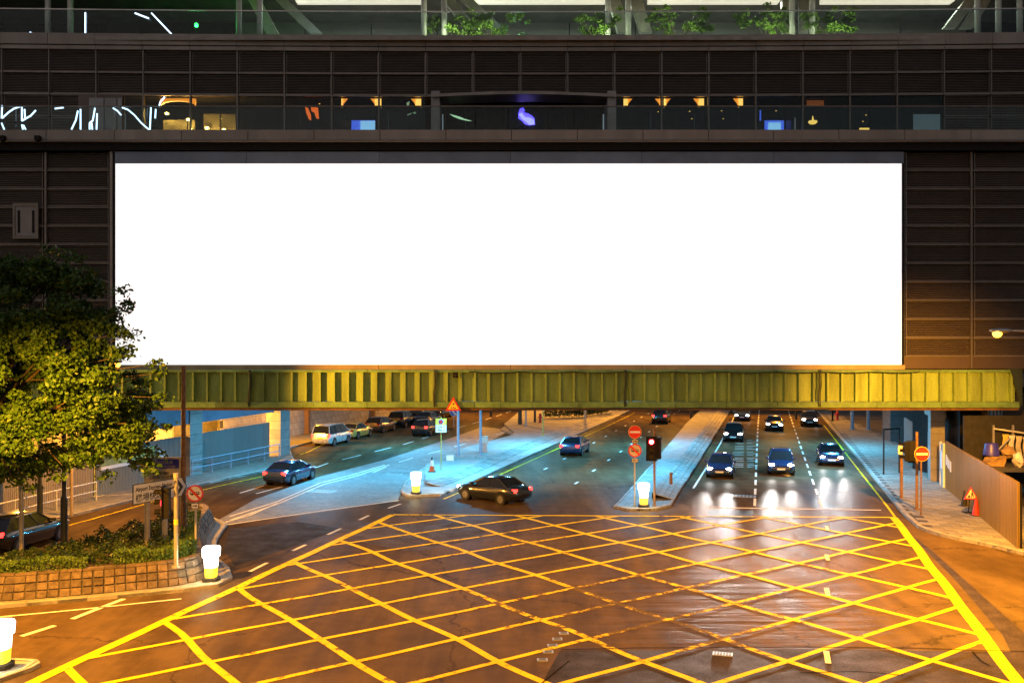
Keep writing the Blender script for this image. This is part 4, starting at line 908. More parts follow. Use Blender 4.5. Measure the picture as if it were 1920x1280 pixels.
for px, Y in ((601, 91), (681, 106), (726, 117)):
    c = WL(Y); o = MB().obox((0, 0, 2.2), -RL, .22, .22, 2.2).obox((0, 0, .15), -RL, .3, .3, .15).build('wall_pilaster', M['browns']); o.location = (c.x + .35, c.y, .12)
    tag(o, {601: 'brown post against the beige wall behind the silver van', 681: 'brown post against the beige wall behind the maroon car', 726: 'brown post against the wall by the black cars'}[px], 'post')
tilewall('passage_wall', 'orange lit wall behind the teal hoarding', HL(44) + RL*9.5, HL(92) + RL*9.5, 3.6, 1.6, .9, M['walltile'])
def corr_mesh(w, h, pitch, d=.035, mat=None):
    m_ = MB(); n_ = max(1, round(w/pitch)); prof = []
    for i in range(n_):
        x0 = -w/2 + i*w/n_; p = w/n_; prof += [(x0, 0), (x0 + p*.3, 0), (x0 + p*.45, -d), (x0 + p*.85, -d)]
    prof.append((w/2, 0)); k = len(prof)
    m_.add([(x, y, 0) for x, y in prof] + [(x, y, h) for x, y in prof], [(i, i+1, k+i+1, k+i) for i in range(k-1)])
    m_.box(-w/2, w/2, .02, .05, 0, h)
    me = m_.mesh('corrugated'); me.materials.append(mat); return me
def hoarding(label, line, Y0, Y1, h, pitch, mat, pw=1.0, flip=False):
    a, b = line(Y0), line(Y1); c = (a + b)/2; t = thing('hoarding', label, 'hoarding', (c.x, c.y, .12)); L = (b - a).length; n_ = max(1, round(L/pw)); d = (b - a).normalized()
    ang = math.atan2(d.y, d.x) + (math.pi if flip else 0); me = corr_mesh(L/n_, h, pitch, .06, mat)
    for i in range(n_):
        p = a + d*L*(i + .5)/n_ - c; inst('corrugated_panel', me, t, (p.x, p.y, R.uniform(-.01, .01)), ang)
    for i in range(0, n_ + 1, 2):
        p = a + d*L*i/n_ - c; q = Vector((-d.y, d.x, 0))*(.1 if not flip else -.1); MB().box(p.x + q.x - .03, p.x + q.x + .03, p.y + q.y - .03, p.y + q.y + .03, 0, h - .1).build('support_post', M['dark'], t)
    return t
hoarding('teal corrugated metal hoarding between the two grey pillars', HL, 64.2, 73.0, 2.65, .13, M['hoard'])
hoarding('teal corrugated hoarding left of the pillar with a poster on it', HL, 54.2, 62.4, 2.65, .13, M['hoard'])
hoarding('beige lit corrugated hoarding at the far left under the tree', HL, 44, 54.0, 2.65, .13, M['hoard2'])
hoarding('bronze corrugated hoarding along the right footway', HR, 40.5, 57.2, 2.85, .26, M['hoard3'], 1.05, True)
hoarding('grey corrugated hoarding between the dark pillar and the block pillar', HR, 61.2, 75, 2.85, .3, mk('grey_corrugated_sheet', (.16, .18, .19), .45, .3, var=.25, scale=.9, streak=True), 1.05, True)
# posters and notices
def onwall(name, label, cat, line, Y0, Y1, z0, z1, side, mats, th=.03):
    a, b = line(Y0), line(Y1); d = (b - a).normalized(); q = Vector((d.y, -d.x, 0))*side; c = (a + b)/2 + q*.07
    o = MB().obox((0, 0, (z1 - z0)/2), d, (b - a).length/2, th/2, (z1 - z0)/2).build(name, mats); o.location = (c.x, c.y, z0); return tag(o, label, cat)
onwall('poster', 'long green and blue printed banner on the teal hoarding', 'poster', HL, 54.6, 59.4, 1.75, 2.45, 1, M['poster'])
onwall('poster_edge', 'white strip below the printed banner on the hoarding', 'poster', HL, 54.6, 59.4, 1.55, 1.74, 1, M['paper'])
onwall('notice', 'white paper notice beside the banner on the teal hoarding', 'notice', HL, 59.6, 60.3, 1.45, 2.1, 1, M['paper'])
for i, (y0, y1, z0, z1) in enumerate(((56.6, 56.85, 1.6, 2.2), (56.2, 56.4, 1.5, 2.1), (55.85, 56.02, 1.45, 2.0), (55.3, 55.6, 1.35, 1.95))):
    onwall('notice', 'small white notice on the bronze hoarding, %s from the door' % ('first', 'second', 'third', 'fourth')[i], 'notice', HR, y0, y1, z0, z1, -1, M['paper'])
t = thing('site_door', 'pale metal site door with a white notice in the bronze hoarding', 'door', (HR(57.9).x, 57.9, .12)); d = (HR(60) - HR(50)).normalized()
MB().obox((-.1, 0, 1.3), d, .5, .03, 1.3).build('door_leaf', M['steel'], t); MB().obox((-.15, 0, 1.65), d, .28, .03, .55).build('notice', M['paper'], t)
for s_ in (-.55, .55): p = d*s_; MB().obox((p.x - .1, p.y, 1.35), d, .05, .06, 1.35).build('door_frame', M['signwhite'], t)
# dark building and scrap behind the right hoarding
t = thing('dark_site_building', 'unlit dark building with projecting bay behind the bronze hoarding', 'building', (31, 60, 0))
MB().box(-3.0, 6, -1.0, 6, 0, 6.2).build('wall', M['dark'], t); MB().box(-1.6, 1.2, -3.4, -1.05, 3.55, 5.9).build('bay', mk('dark_bay_panel', (.03, .022, .015), .6), t)
for i in range(6): MB().box(-1.66, -1.58, -3.2 + i*.42, -3.12 + i*.42, 3.6, 5.8).build('bay_bar', M['browns'], t)
MB().box(-1.7, 1.25, -3.5, -3.41, 3.5, 3.72).build('bay_sill', M['browns'], t)
for i in range(4): MB().box(.1, .8, -3.46, -3.42, 4.0 + i*.16, 4.04 + i*.16).build('vent_slat', M['steel'], t)
t = thing('site_platform', 'grey steel platform and rack heaped with scrap behind the bronze hoarding', 'platform', (28, 51.5, 0))
MB().box(-2.4, 3.5, -.9, 2, 2.0, 2.2).build('deck', M['iron'], t); MB().box(-2.4, 3.5, 2.0, 2.1, 2.2, 4.8).build('back_sheet', mk('dark_back_sheet', (.012, .012, .012), .8), t)
for x in (-2.3, 3.4): MB().box(x - .05, x + .05, -.8, -.7, 0, 2.0).build('leg', M['steel'], t)
for x in (-.9, .2, 1.3): MB().box(x - .05, x + .05, 1.6, 1.7, 2.2, 4.3).build('upright', M['steel'], t)
MB().path([(-1.6, 0.9, 2.4), (-.2, 1.2, 3.6)], .05, 6).build('brace', M['steel'], t); MB().path([(-.9, 1.6, 4.1), (2.6, 1.4, 3.6)], .05, 6).build('top_bar', M['railpaint'], t)
sp = Vector((28, 51.5, 2.2))
o = MB().lathe((0, 0, 0), [(.42, 0), (.42, .05), (.33, .62), (.30, .66)], 18).build('tub', M['bluetub']); o.location = sp + Vector((-1.65, .4, .55)); smooth_angle(o); tag(o, 'upturned blue plastic tub on a pile of boards', 'tub')
for i in range(5):
    o = MB().obox((0, 0, 0), (math.cos(i*.2 - .3), math.sin(i*.2 - .3), 0), .5 - .03*i, .35, .05).build('board', M['plank']); o.location = sp + Vector((-1.6 + .04*i, .3, .06 + i*.105)); tag(o, 'old timber board under the blue tub, %s from the bottom of the pile' % ORD[i], 'board', 'boards stacked under the blue tub')
def lump(name, mat, loc, r, label, cat, sq=1.0):
    bm_ = MB(); n1, n2 = 10, 7; vs = []
    for j in range(n2 + 1):
        for i in range(n1):
            th_, ph = math.pi*j/n2, 2*math.pi*i/n1; q = r*(1 + R.uniform(-.18, .18)); vs.append((q*math.sin(th_)*math.cos(ph), q*math.sin(th_)*math.sin(ph), q*sq*math.cos(th_) + r*sq))
    bm_.add(vs, [(j*n1+i, (j+1)*n1+i, (j+1)*n1+(i+1) % n1, j*n1+(i+1) % n1) for j in range(n2) for i in range(n1)])
    o = bm_.build(name, mat); o.location = loc; return tag(o, label, cat)
lump('plastic_bag', M['bagwhite'], sp + Vector((-.55, -.3, 0)), .3, 'crumpled white plastic bag on the scrap platform', 'bag', 1.3)
lump('plastic_bag', M['bagred'], sp + Vector((-.1, -.45, 0)), .22, 'crumpled red plastic bag beside the white one', 'bag')
lump('cloth_bundle', M['bagyellow'], sp + Vector((.45, -.2, .2)), .38, 'yellow orange cloth bundle on the scrap platform', 'bundle', 1.2)
lump('cloth_bundle', M['plank'], sp + Vector((-.5, .7, .35)), .4, 'brown bundle behind the white plastic bag', 'bundle', .8)
for i, (x, mt) in enumerate(((-.35, 'bagyellow'), (.0, 'bagwhite'), (.4, 'rag'), (.8, 'signcream'))):
    m_ = MB(); seg = 5
    for j in range(seg): m_.add([(-.14 + .04*math.sin(j*1.7), .03*math.cos(j), -j*.22), (.14 + .05*math.cos(j*1.3), -.03, -j*.22), (.14 + .05*math.cos((j+1)*1.3), -.03, -(j+1)*.22), (-.14 + .04*math.sin((j+1)*1.7), .03*math.cos(j+1), -(j+1)*.22)], [(0, 3, 2, 1)])
    o = m_.build('hanging_cloth', M[mt]); sm = o.modifiers.new('thick', 'SOLIDIFY'); sm.thickness = .03; o.location = sp + Vector((x, 1.42, 1.6 - .05*i)); tag(o, 'limp cloth hanging on the rack, %s from the left' % ('first', 'second', 'third', 'fourth')[i], 'cloth', 'cloths hanging on the scrap rack')

# railings
def railing(label, pts, h, mat, posts=1.9, group='footway railings'):
    a = Vector(pts[0]); t = thing('railing', label, 'railing', (a.x, a.y, .13), 0, group); pp = [Vector(p) - Vector((a.x, a.y, 0)) for p in pts]; rs = resample(pp, posts)
    for p in rs: MB().tube((p.x, p.y, 0), (p.x, p.y, h), .04, n=8).build('post', mat, t)
    for z in (h, h*.52): MB().path([(p.x, p.y, z) for p in rs], .035, 8).build('rail', mat, t)
railing('blue grey two-bar railing before the teal hoarding', gl((360, 897), (440, 880), (530, 860)), 1.05, M['bluesteel'], 2.1)
railing('pale two-bar railing at the far left beside the beige hoarding', gl((-60, 1006), (0, 990), (90, 965), (192, 940)), 1.05, M['railpaint'], 3.1)

# ------------------------------------------------------------------ poles, signs, signals
def pole(t, h, r, mat, name='post', base=True):
    MB().tube((0, 0, 0), (0, 0, h), r, n=12).build(name, mat, t, smooth=False)
    if base: MB().tube((0, 0, 0), (0, 0, .06), r*1.9, n=12).build('base_collar', mat, t)
def at(px, py, z=0.0): return G(px, py, z)
def noentry(t, z, r, y=-.08):
    MB().disc((0, y, z), (0, -1, 0), r, .02).build('white_rim', M['signyellow'], t); MB().disc((0, y - .021, z), (0, -1, 0), r*.95, .01).build('red_disc', M['red'], t); MB().box(-r*.78, r*.78, y - .04, y - .032, z - r*.14, z + r*.14).build('white_bar', M['signwhite'], t)
def nobus(t, z, r, face=M['signwhite'], y=-.08):
    MB().disc((0, y, z), (0, -1, 0), r, .02).build('red_disc', M['red'], t); MB().disc((0, y - .021, z), (0, -1, 0), r*.82, .01).build('field', face, t)
    m_ = MB(); s_ = r*.55; m_.box(-s_, s_, y - .045, y - .036, z - s_*.25, z + s_*.35)
    m_.build('bus_symbol', M['signblack'], t); m_ = MB()
    for i in range(4): m_.box(-s_*.85 + i*s_*.45, -s_*.85 + i*s_*.45 + s_*.32, y - .05, y - .0455, z + s_*.02, z + s_*.25)
    m_.build('bus_windows', face, t)
    for x in (-.55, .5): MB().disc((x*s_, y - .036, z - s_*.28), (0, -1, 0), s_*.18, .012, 12).build('bus_wheel', M['signblack'], t)
    q = r*.6; w = r*.09; MB().plate([Vector((-q - w, y - .052, z + q - w)), Vector((q - w, y - .052, z - q - w)), Vector((q + w, y - .052, z - q + w)), Vector((-q + w, y - .052, z + q + w))], (0, -1, 0), .006).build('slash', M['red'], t)
def arrowplate(t, z, w, h, face, dirn, y=-.08):
    MB().box(-w/2, w/2, y - .02, y, z - h/2, z + h/2).build('arrow_plate', M['signblack'], t); MB().box(-w/2 + .02, w/2 - .02, y - .03, y - .0205, z - h/2 + .02, z + h/2 - .02).build('plate_face', face, t)
    m_ = MB(); m_.box(-w*.3, w*.3, y - .04, y - .0305, z - .018, z + .018); e = w*.34*dirn; m_.plate([Vector((e, y - .0305, z)), Vector((e*.35, y - .0305, z + h*.28)), Vector((e*.35, y - .0305, z - h*.28))][::dirn], (0, -1, 0), .01); m_.build('arrow', M['signblack'], t)
def signal(t, c, face, lit=None, hs=1.0):
    f = Vector(face).normalized(); s_ = Vector((-f.y, f.x, 0)); c = Vector(c)
    MB().obox(c, s_, .17*hs, .13*hs, .52*hs).build('signal_head', M['dark'], t)
    MB().obox(c + f*.10*hs, s_, .26*hs, .012, .60*hs).build('backing_board', M['dark'], t) if lit is not None else None
    for i in range(3):
        z = (.34 - .34*i)*hs; p = c + f*.135*hs + Vector((0, 0, z)); on = lit == i
        l = MB().tube(p, p + f*.03, .135*hs, .125*hs, 16).build('lens', M['redlamp'] if on else M['lens'], t)
        if on: MB().tube(p + f*.031, p + f*.045, .09*hs, .08*hs, 14).build('lens_core', M['redcore'], t)
        m_ = MB(); n_ = 9
        for k in range(n_):
            a0, a1 = math.pi*(-.08 + 1.16*k/n_), math.pi*(-.08 + 1.16*(k+1)/n_); e = .24*hs
            q = [p + s_*math.cos(a)*.125*hs + Vector((0, 0, math.sin(a)*.125*hs)) for a in (a0, a1)]
            m_.add([q[0], q[1], q[1] + f*e, q[0] + f*e], [(0, 1, 2, 3)]).add([q[0]*1, q[1]*1, q[1] + f*e, q[0] + f*e], [(3, 2, 1, 0)])
        m_.build('hood', M['dark'], t)
# divider island
p = at(1190, 947, .13); t = thing('sign_pole', 'pole with a no entry disc above a no coaches disc on the divider island', 'road sign', p); pole(t, 4.15, .045, M['polepaint'])
noentry(t, 3.98, .36); arrowplate(t, 3.48, .34, .22, M['signcream'], 1); nobus(t, 2.98, .36, M['signcream']); arrowplate(t, 2.45, .34, .22, M['signcream'], -1)
p = at(1227, 948, .13); t = thing('traffic_signal', 'traffic signal showing red on the divider island', 'traffic light', p); pole(t, 4.15, .06, M['browns']); MB().tube((0, 0, 3.95), (0, 0, 4.2), .09).build('cap', M['browns'], t)
signal(t, (-.17, -.02, 3.1), (-.1, -1, 0), 0, 1.1); signal(t, (.2, .1, 3.1), (.3, 1, 0), None, 1.1)
lamp('red_glow', 'POINT', (-.2, -.5, 3.4), 12, (1, .02, .03), t)
p = at(1258, 912, .15); o = MB().lathe((0, 0, 0), [(.10, 0), (.10, .5), (.085, .75), (.11, .76), (.11, .85), (.03, .88)], 12).build('marker_post', [M['browns']]); o.location = p; tag(o, 'short brown marker post beside the sloped divider edge', 'post')
# island with bollard, cone, cabinets
p = at(827, 881, .32); t = thing('no_stopping_sign', 'small yellow and white no stopping time plate on a green pole', 'road sign', (p.x, p.y, .32)); pole(t, 3.55, .035, mk('green_yellow_pole', (.30, .30, .06), .5), base=False)
MB().box(-.36, .36, -.07, -.05, 3.05, 3.48).build('yellow_plate', M['signyellow'], t); MB().box(-.36, .36, -.07, -.05, 2.55, 3.04).build('white_plate', M['signwhite'], t)
MB().disc((0, -.071, 3.27), (0, -1, 0), .16, .01).build('blue_disc', M['signblue'], t); MB().disc((0, -.082, 3.27), (0, -1, 0), .11, .006).build('red_ring', M['red'], t)
text('上午 7', .17, M['signblack'], t, (0, -.075, 2.84), (1, 0, 0), (0, 0, 1), align='CENTER'); text('下午 7', .17, M['signblack'], t, (0, -.075, 2.62), (1, 0, 0), (0, 0, 1), align='CENTER')
def cone(px, py, z, h, label, mat=None, bands=True):
    p = at(px, py, z); t = thing('traffic_cone', label, 'traffic cone', (p.x, p.y, z)); r = h*.2; m = mat or M['orange']
    MB().box(-r*1.25, r*1.25, -r*1.25, r*1.25, 0, .04).build('base', M['rubber'], t)
    seg = [(0, .38, m), (.38, .78, M['signwhite'] if bands else m), (.78, 1.0, M['rubber'] if bands else m)]
    for a, b, mm in seg: MB().tube((0, 0, .04 + a*(h - .04)), (0, 0, .04 + b*(h - .04)), r*(1 - .8*a), r*(1 - .8*b), 16).build('cone_band', mm, t, smooth=False)
cone(810, 884, .32, .98, 'orange and white traffic cone behind the lit bollard on the island')
for px, lab in ((859, 'blue grey tall post left of the two on the pale island'), (901, 'blue grey tall post right of the two on the pale island')):
    p = at(px, 857, .32); t = thing('tall_post', lab, 'post', p, 0, 'tall posts on the pale island'); MB().tube((0, 0, .12), (0, 0, 5.6), .10, n=12).build('shaft', M['bluesteel'], t); MB().box(-.42, .42, -.3, .3, 0, .12).build('base_plate', M['concrete'], t)
for px, py, w, h, z, lab in ((844, 863, .28, .4, .32, 'low cream metal box at the foot of the left tall post'), (908, 847, .30, 1.25, .32, 'cream control cabinet on a stand beside the right tall post')):
    p = at(px, py, z); t = thing('control_cabinet', lab, 'cabinet', p); m_ = MB().box(-w, w, -.18, .18, h*.55 if h > 1 else 0, h); m_.build('housing', M['box'], t)
    MB().box(-w + .05, w - .05, -.2, -.182, (h*.6 if h > 1 else .06), h - .06).build('door', M['signwhite'], t)
    if h > 1: MB().box(-w*.8, w*.8, -.15, .15, 0, h*.55).build('plinth', M['steel'], t)
for px, py, h, mt, lab in ((986, 799, 4.5, 'bluesteel', 'grey lamp post shaft on the far tip of the pale island'), (1018, 816, 3.9, 'signyellow', 'thin yellow green post on the pale island')):
    p = at(px, py, .32); o = MB().tube((0, 0, 0), (0, 0, h), .09 if mt == 'bluesteel' else .045, n=10).tube((0, 0, 0), (0, 0, .06), .16, n=10).build('thin_post', M[mt] if mt != 'signyellow' else bpy.data.materials['green_yellow_pole']); o.location = p; tag(o, lab, 'post')
def hydrant(px, py, z, label):
    p = at(px, py, z); t = thing('fire_hydrant', label, 'hydrant', p); o = MB().lathe((0, 0, 0), [(.2, 0), (.2, .08), (.13, .1), (.13, .7), (.17, .72), (.17, .8), (.1, .95), (.03, 1.0)], 14).build('barrel', M['hydrant'], t); MB().tube((-.26, 0, .58), (.26, 0, .58), .075, n=10).build('outlets', M['hydrant'], t)
hydrant(1013, 792, .32, 'red fire hydrant before the far hedge on the pale island'); hydrant(1570, 787, .14, 'dark red fire hydrant on the right footway beyond the posts')
t = thing('hedge', 'dark green hedge at the far end of the pale island', 'hedge', G(1090, 788, .4)); pts = []
hl = resample(gl((1022, 791), (1088, 789), (1140, 780)), .1)
for _ in range(6500):
    p = R.choice(hl); pts.append((p.x + R.uniform(-.2, .2), p.y + R.uniform(-.2, 2.0), .5 + abs(R.gauss(0, .1)) + R.uniform(0, 1.35)))
leaves('foliage', pts, .2, M['leafdark'], t, t.location); m_ = MB()
for p in hl[::6]: m_.tube((p.x, p.y + .6, .45), (p.x + .1, p.y + .6, 1.5), .03, n=5)
tag(m_.build('stems', M['bark'], t, t.location), kind='stuff')
for px, py, h, r, lab in ((975, 795, 4.2, .2, 'brown tree trunk at the far left tip of the island'), (1003, 791, 4, .12, 'dark post beside the far red hydrant'), (1097, 786, 4, .14, 'pale post at the near side of the far hedge')):
    p = at(px, py, .32); o = MB().tube((0, 0, 0), (0, 0, h*.5), r*1.1, r, 10).tube((0, 0, h*.5), (0, 0, h), r, r*.85, 10).build('far_post', M['bark'] if px == 975 else (M['darkpole'] if px == 1003 else M['polepaint'])); o.location = p; tag(o, lab, 'post' if px != 975 else 'trunk')
p = at(851, 800, 0); t = thing('keep_left_sign', 'round blue keep left sign behind the height sign', 'road sign', p); pole(t, 2.2, .05, M['steel']); MB().disc((0, -.07, 1.55), (0, -1, 0), .42, .03).build('white_rim', M['signwhite'], t); MB().disc((0, -.101, 1.55), (0, -1, 0), .39, .01).build('blue_disc', M['signblue2'], t)
MB().plate([Vector((-.26, -.115, 1.78)), Vector((-.16, -.115, 1.84)), Vector((.16, -.115, 1.45)), Vector((.24, -.115, 1.52)), Vector((.24, -.115, 1.26)), Vector((-.02, -.115, 1.32)), Vector((.06, -.115, 1.38))][::-1], (0, -1, 0), .008).build('arrow', M['signwhite'], t)
# lit bollards
def bollard(px, py, z, label):
    p = at(px, py, z); t = thing('lit_bollard', label, 'bollard', p, 0, 'lit traffic bollards')
    MB().lathe((0, 0, 0), [(.30, 0), (.30, .10), (.24, .13)], 20, sq=.6).build('base', M['rubber'], t)
    smooth_angle(MB().lathe((0, 0, 0), [(.205, .13), (.23, .5)], 20, sq=.6).build('yellow_body', M['bolyel'], t)); smooth_angle(MB().lathe((0, 0, 0), [(.23, .5), (.25, .85), (.30, .88), (.32, 1.18), (.29, 1.24), (.12, 1.26)], 20, sq=.6).build('white_lantern', M['bolwhite'], t))
    lamp('bollard_light', 'POINT', (0, -.55, .8), 90, (1, .9, .55), t, radius=.2)
bollard(396, 1087, .15, 'lit white and yellow bollard at the corner of the stone planter'); bollard(780, 925, .15, 'lit white and yellow bollard on the nose of the pale island'); bollard(1207, 949, .15, 'lit white and yellow bollard between two poles on the divider island'); bollard(2, 1249, .15, 'lit white and yellow bollard cut by the left picture edge')
# planter signs
zp = .86
t = thing('direction_sign', 'white Airport Express Station arrow sign on two posts in the planter', 'road sign', (-14.4, 37.8, zp)); O = t.location
a = Vector((-14.83, 36.8, 0)); b = Vector((-13.52, 39.2, 0)); d = (b - a).normalized(); L = (b - a).length; nf = Vector((d.y, -d.x, 0)); zc_ = 3.02; hh = .40
def sp2(u, v, o=0): q = a + d*u + nf*o; return Vector((q.x, q.y, zc_ + v)) - O
MB().plate([sp2(.04, -hh), sp2(L*.9, -hh), sp2(L, 0), sp2(L*.9, hh), sp2(.04, hh)], nf, .03).build('black_board', M['signblack'], t)
MB().plate([sp2(.07, -hh + .035, .031), sp2(L*.89, -hh + .035, .031), sp2(L - .05, 0, .031), sp2(L*.89, hh - .035, .031), sp2(.07, hh - .035, .031)], nf, .004).build('white_face', M['signwhite'], t)
MB().plate([sp2(L*.77, -.30, .037), sp2(L*.835, -.30, .037), sp2(L*.925, 0, .037), sp2(L*.835, .30, .037), sp2(L*.77, .30, .037), sp2(L*.86, 0, .037)], nf, .004).build('chevron', M['signblack'], t)
text('Airport Express Station', .235, M['signblack'], t, sp2(.16, .10, .04), d, (0, 0, 1), bold=.006, sx=.80); text('機場快綫站', .33, M['signblack'], t, sp2(.16, -.28, .04), d, (0, 0, 1), bold=.004, sx=1.0)
for u in (L*.3, L*.62): q = a + d*u - nf*.09 - Vector((O.x, O.y, 0)); MB().tube((q.x, q.y, 0), (q.x, q.y, 2.95 - zp + .3), .11, n=12).build('post', M['polepaint'], t); MB().lathe((q.x, q.y, -.06), [(.26, 0), (.22, .1), (.12, .22)], 10).build('footing', M['concrete'], t)
t = thing('transport_sign', 'blue Transport Interchange board over a cream panel behind the arrow sign', 'road sign', (-15.15, 41, zp)); w = .80
d = Vector((1, .12, 0)).normalized(); nf = Vector((d.y, -d.x, 0))
def tp(u, v, o=0): q = d*u + nf*o; return Vector((q.x, q.y, v - zp))
MB().plate([tp(-w, 2.62), tp(w, 2.62), tp(w, 3.98), tp(-w, 3.98)], nf, .05).build('frame', M['polepaint'], t)
MB().plate([tp(-w + .08, 3.5, .051), tp(w - .12, 3.5, .051), tp(w - .12, 3.9, .051), tp(-w + .08, 3.9, .051)], nf, .006).build('blue_panel', M['signblue'], t); MB().plate([tp(-w + .08, 2.68, .051), tp(w - .1, 2.68, .051), tp(w - .1, 3.44, .051), tp(-w + .08, 3.44, .051)], nf, .006).build('cream_panel', M['signcream'], t)
text('運輸交匯處', .17, M['signcream'], t, tp(0, 3.70, .062), d, (0, 0, 1), align='CENTER'); text('Transport Interchange', .115, M['signcream'], t, tp(0, 3.56, .062), d, (0, 0, 1), align='CENTER')
text('香港鐵路', .14, M['signblack'], t, tp(0, 3.24, .062), d, (0, 0, 1), align='CENTER'); text('(運輸交匯處)', .16, M['signblack'], t, tp(0, 3.06, .062), d, (0, 0, 1), align='CENTER', sx=1.2); text('Mass Transit Railway', .1, M['signblack'], t, tp(0, 2.92, .062), d, (0, 0, 1), align='CENTER')
for u in (-.72, .72): q = d*u; MB().tube((q.x, q.y, -.1), (q.x, q.y, 1.8), .05, n=8).build('post', M['polepaint'], t)
p = at(330, 1060, zp); t = thing('traffic_signal', 'side-on black traffic signal on a pale banded pole in front of the arrow sign', 'traffic light', (p.x, p.y, .8)); pole(t, 3.35, .075, M['polepaint']); MB().tube((0, 0, 3.25), (0, 0, 3.42), .095).build('cap', M['polepaint'], t)
MB().tube((0, 0, 1.55), (0, 0, 1.75), .079).build('band', M['signyellow'], t); signal(t, (-.36, .0, 2.35), (-1, -.12, 0), 1, 1.05)
MB().path([(-.25, 0, 1.85), (0, 0, 1.85)], .03, 6).build('arm', M['dark'], t); MB().path([(-.25, 0, 2.85), (0, 0, 2.95)], .03, 6).build('arm', M['dark'], t)
p = at(344, 995, zp); o = MB().tube((0, 0, 0), (0, 0, 7.2), .105, .095, 12).tube((0, 0, 0), (0, 0, 1.3), .13, .13, 12).build('tall_brown_pole', M['browns']); o.location = (p.x, p.y, .75); tag(o, 'tall brown pole rising past the girder behind the arrow sign', 'pole')
p = at(367, 1028, zp); t = thing('no_coach_sign', 'round no coaches sign with arrow plate beside the planter wall', 'road sign', (p.x, p.y, .8)); pole(t, 2.3, .045, M['polepaint'], base=False); nobus(t, 2.25, .33); arrowplate(t, 1.76, .29, .22, M['signwhite'], 1)
p = at(40, 1028, 1.0); o = MB().tube((0, 0, 0), (0, 0, 3.2), .085, n=12).build('grey_pole', M['polepaint']); o.location = (p.x, p.y, .75); tag(o, 'pale grey pole rising into the tree at far left', 'pole')
p = at(120, 1012, 1.0); o = MB().tube((0, 0, 0), (0, 0, 1.9), .135, n=12).tube((0, 0, 1.9), (0, 0, 2.05), .135, .085, 12).tube((0, 0, 2.05), (0, 0, 4.6), .085, .08, 12).build('lamp_column', M['darkpole']); o.location = (p.x, p.y, .75); tag(o, 'dark lamp column with thick base under the tree', 'column')
p = at(134, 967, .13); o = MB().tube((0, 0, 0), (0, 0, 2.6), .08, n=10).box(-.3, .2, -.05, .05, 2.6, 2.68).build('yellow_post', M['bblip']); o.location = p; tag(o, 'ochre post behind the pale railing at left', 'post')
# right footway
p = at(1727, 965, .13); t = thing('no_entry_sign', 'bright red no entry disc on a slim pole at the right footway', 'road sign', p); pole(t, 3.3, .04, M['browns'], base=False); noentry(t, 3.13, .38)
p = at(1719, 955, .13); t = thing('signal_pole', 'rusty pole carrying a signal head seen from behind', 'traffic light', p); pole(t, 4.1, .07, M['browns']); signal(t, (-.25, .1, 3.05), (.2, 1, 0), None, 1.1); signal(t, (-.42, .15, 3.05), (-1, .6, 0), None, 1.0)
p = at(1690, 934, .13); t = thing('plate_post', 'dark post topped by a small white plate on the right footway', 'post', p); MB().box(-.07, .07, -.06, .06, 0, 2.75).build('shaft', M['browns'], t); MB().box(-.22, .02, -.1, -.065, 2.5, 3.0).build('plate', M['signwhite'], t); MB().box(-.02, .16, -.06, .1, 2.6, 2.95).build('unit', M['dark'], t)
p = at(1657, 889, .13); q = at(1686, 886, .13) - p; o = MB().path([(0, 0, 0), (0, 0, 3.0), (q.x, q.y, 3.0), (q.x, q.y, 0)], .05, 8).build('hoop_frame', M['dark']); o.location = p; tag(o, 'thin dark goalpost frame on the right footway', 'frame')
for px, lab in ((1598, 'blue grey post left of the two at the far right footway'), (1628, 'blue grey post right of the two at the far right footway')):
    p = at(px, 805, .13); o = MB().tube((0, 0, 0), (0, 0, 5), .18, n=12).tube((0, 0, 0), (0, 0, .1), .3, n=12).build('round_post', M['bluesteel']); o.location = p; tag(o, lab, 'post')
p = at(1561, 789, .13); o = MB().tube((0, 0, 0), (0, 0, 5), .1, n=10).tube((0, 0, 0), (0, 0, .1), .2, n=10).build('thin_dark_post', M['dark']); o.location = p; tag(o, 'thin dark post beside the far hydrant on the right footway', 'post')
p = at(1820, 962, .13); t = thing('roadworks_sign', 'red triangular roadworks sign on a low stand by the bronze hoarding', 'road sign', p)
m_ = MB(); tri(Vector((0, 0, .95)), .74, 0, m_, 1); m_.build('red_triangle', M['red'], t); m_ = MB(); tri(Vector((0, 0, .95)), .74, -.022, m_, .72); m_.build('white_field', M['signwhite'], t)
MB().plate([Vector((-.2, -.045, .83)), Vector((-.02, -.045, .83)), Vector((-.1, -.045, .98))], (0, -1, 0), .006).build('earth_heap', M['signblack'], t)
MB().plate([Vector((.0, -.045, .83)), Vector((.04, -.045, .83)), Vector((.07, -.045, .95)), Vector((.13, -.045, .83)), Vector((.17, -.045, .83)), Vector((.1, -.045, 1.03)), Vector((.07, -.045, 1.12)), Vector((-.03, -.045, 1.02)), Vector((.02, -.045, 1.0))], (0, -1, 0), .006).build('digging_figure', M['signblack'], t); MB().disc((.05, -.045, 1.15), (0, -1, 0), .035, .006, 10).build('figure_head', M['signblack'], t)
for x in (-.05, .2): MB().path([(x, .02, .75), (x + .05, .25, 0)], .02, 6).build('stand_leg', M['dark'], t)
p = at(1820, 958, .13); MB().box(-.25, .3, .0, .5, 0, .03).build('stand_base', M['dark'], t)
cone(1830, 966, .13, .95, 'plain red cone beside the roadworks sign', mk('cone_red', (.62, .03, .02), .45), False); cone(1808, 948, .13, .85, 'black capped cone shape behind the roadworks sign', M['rubber'], False)

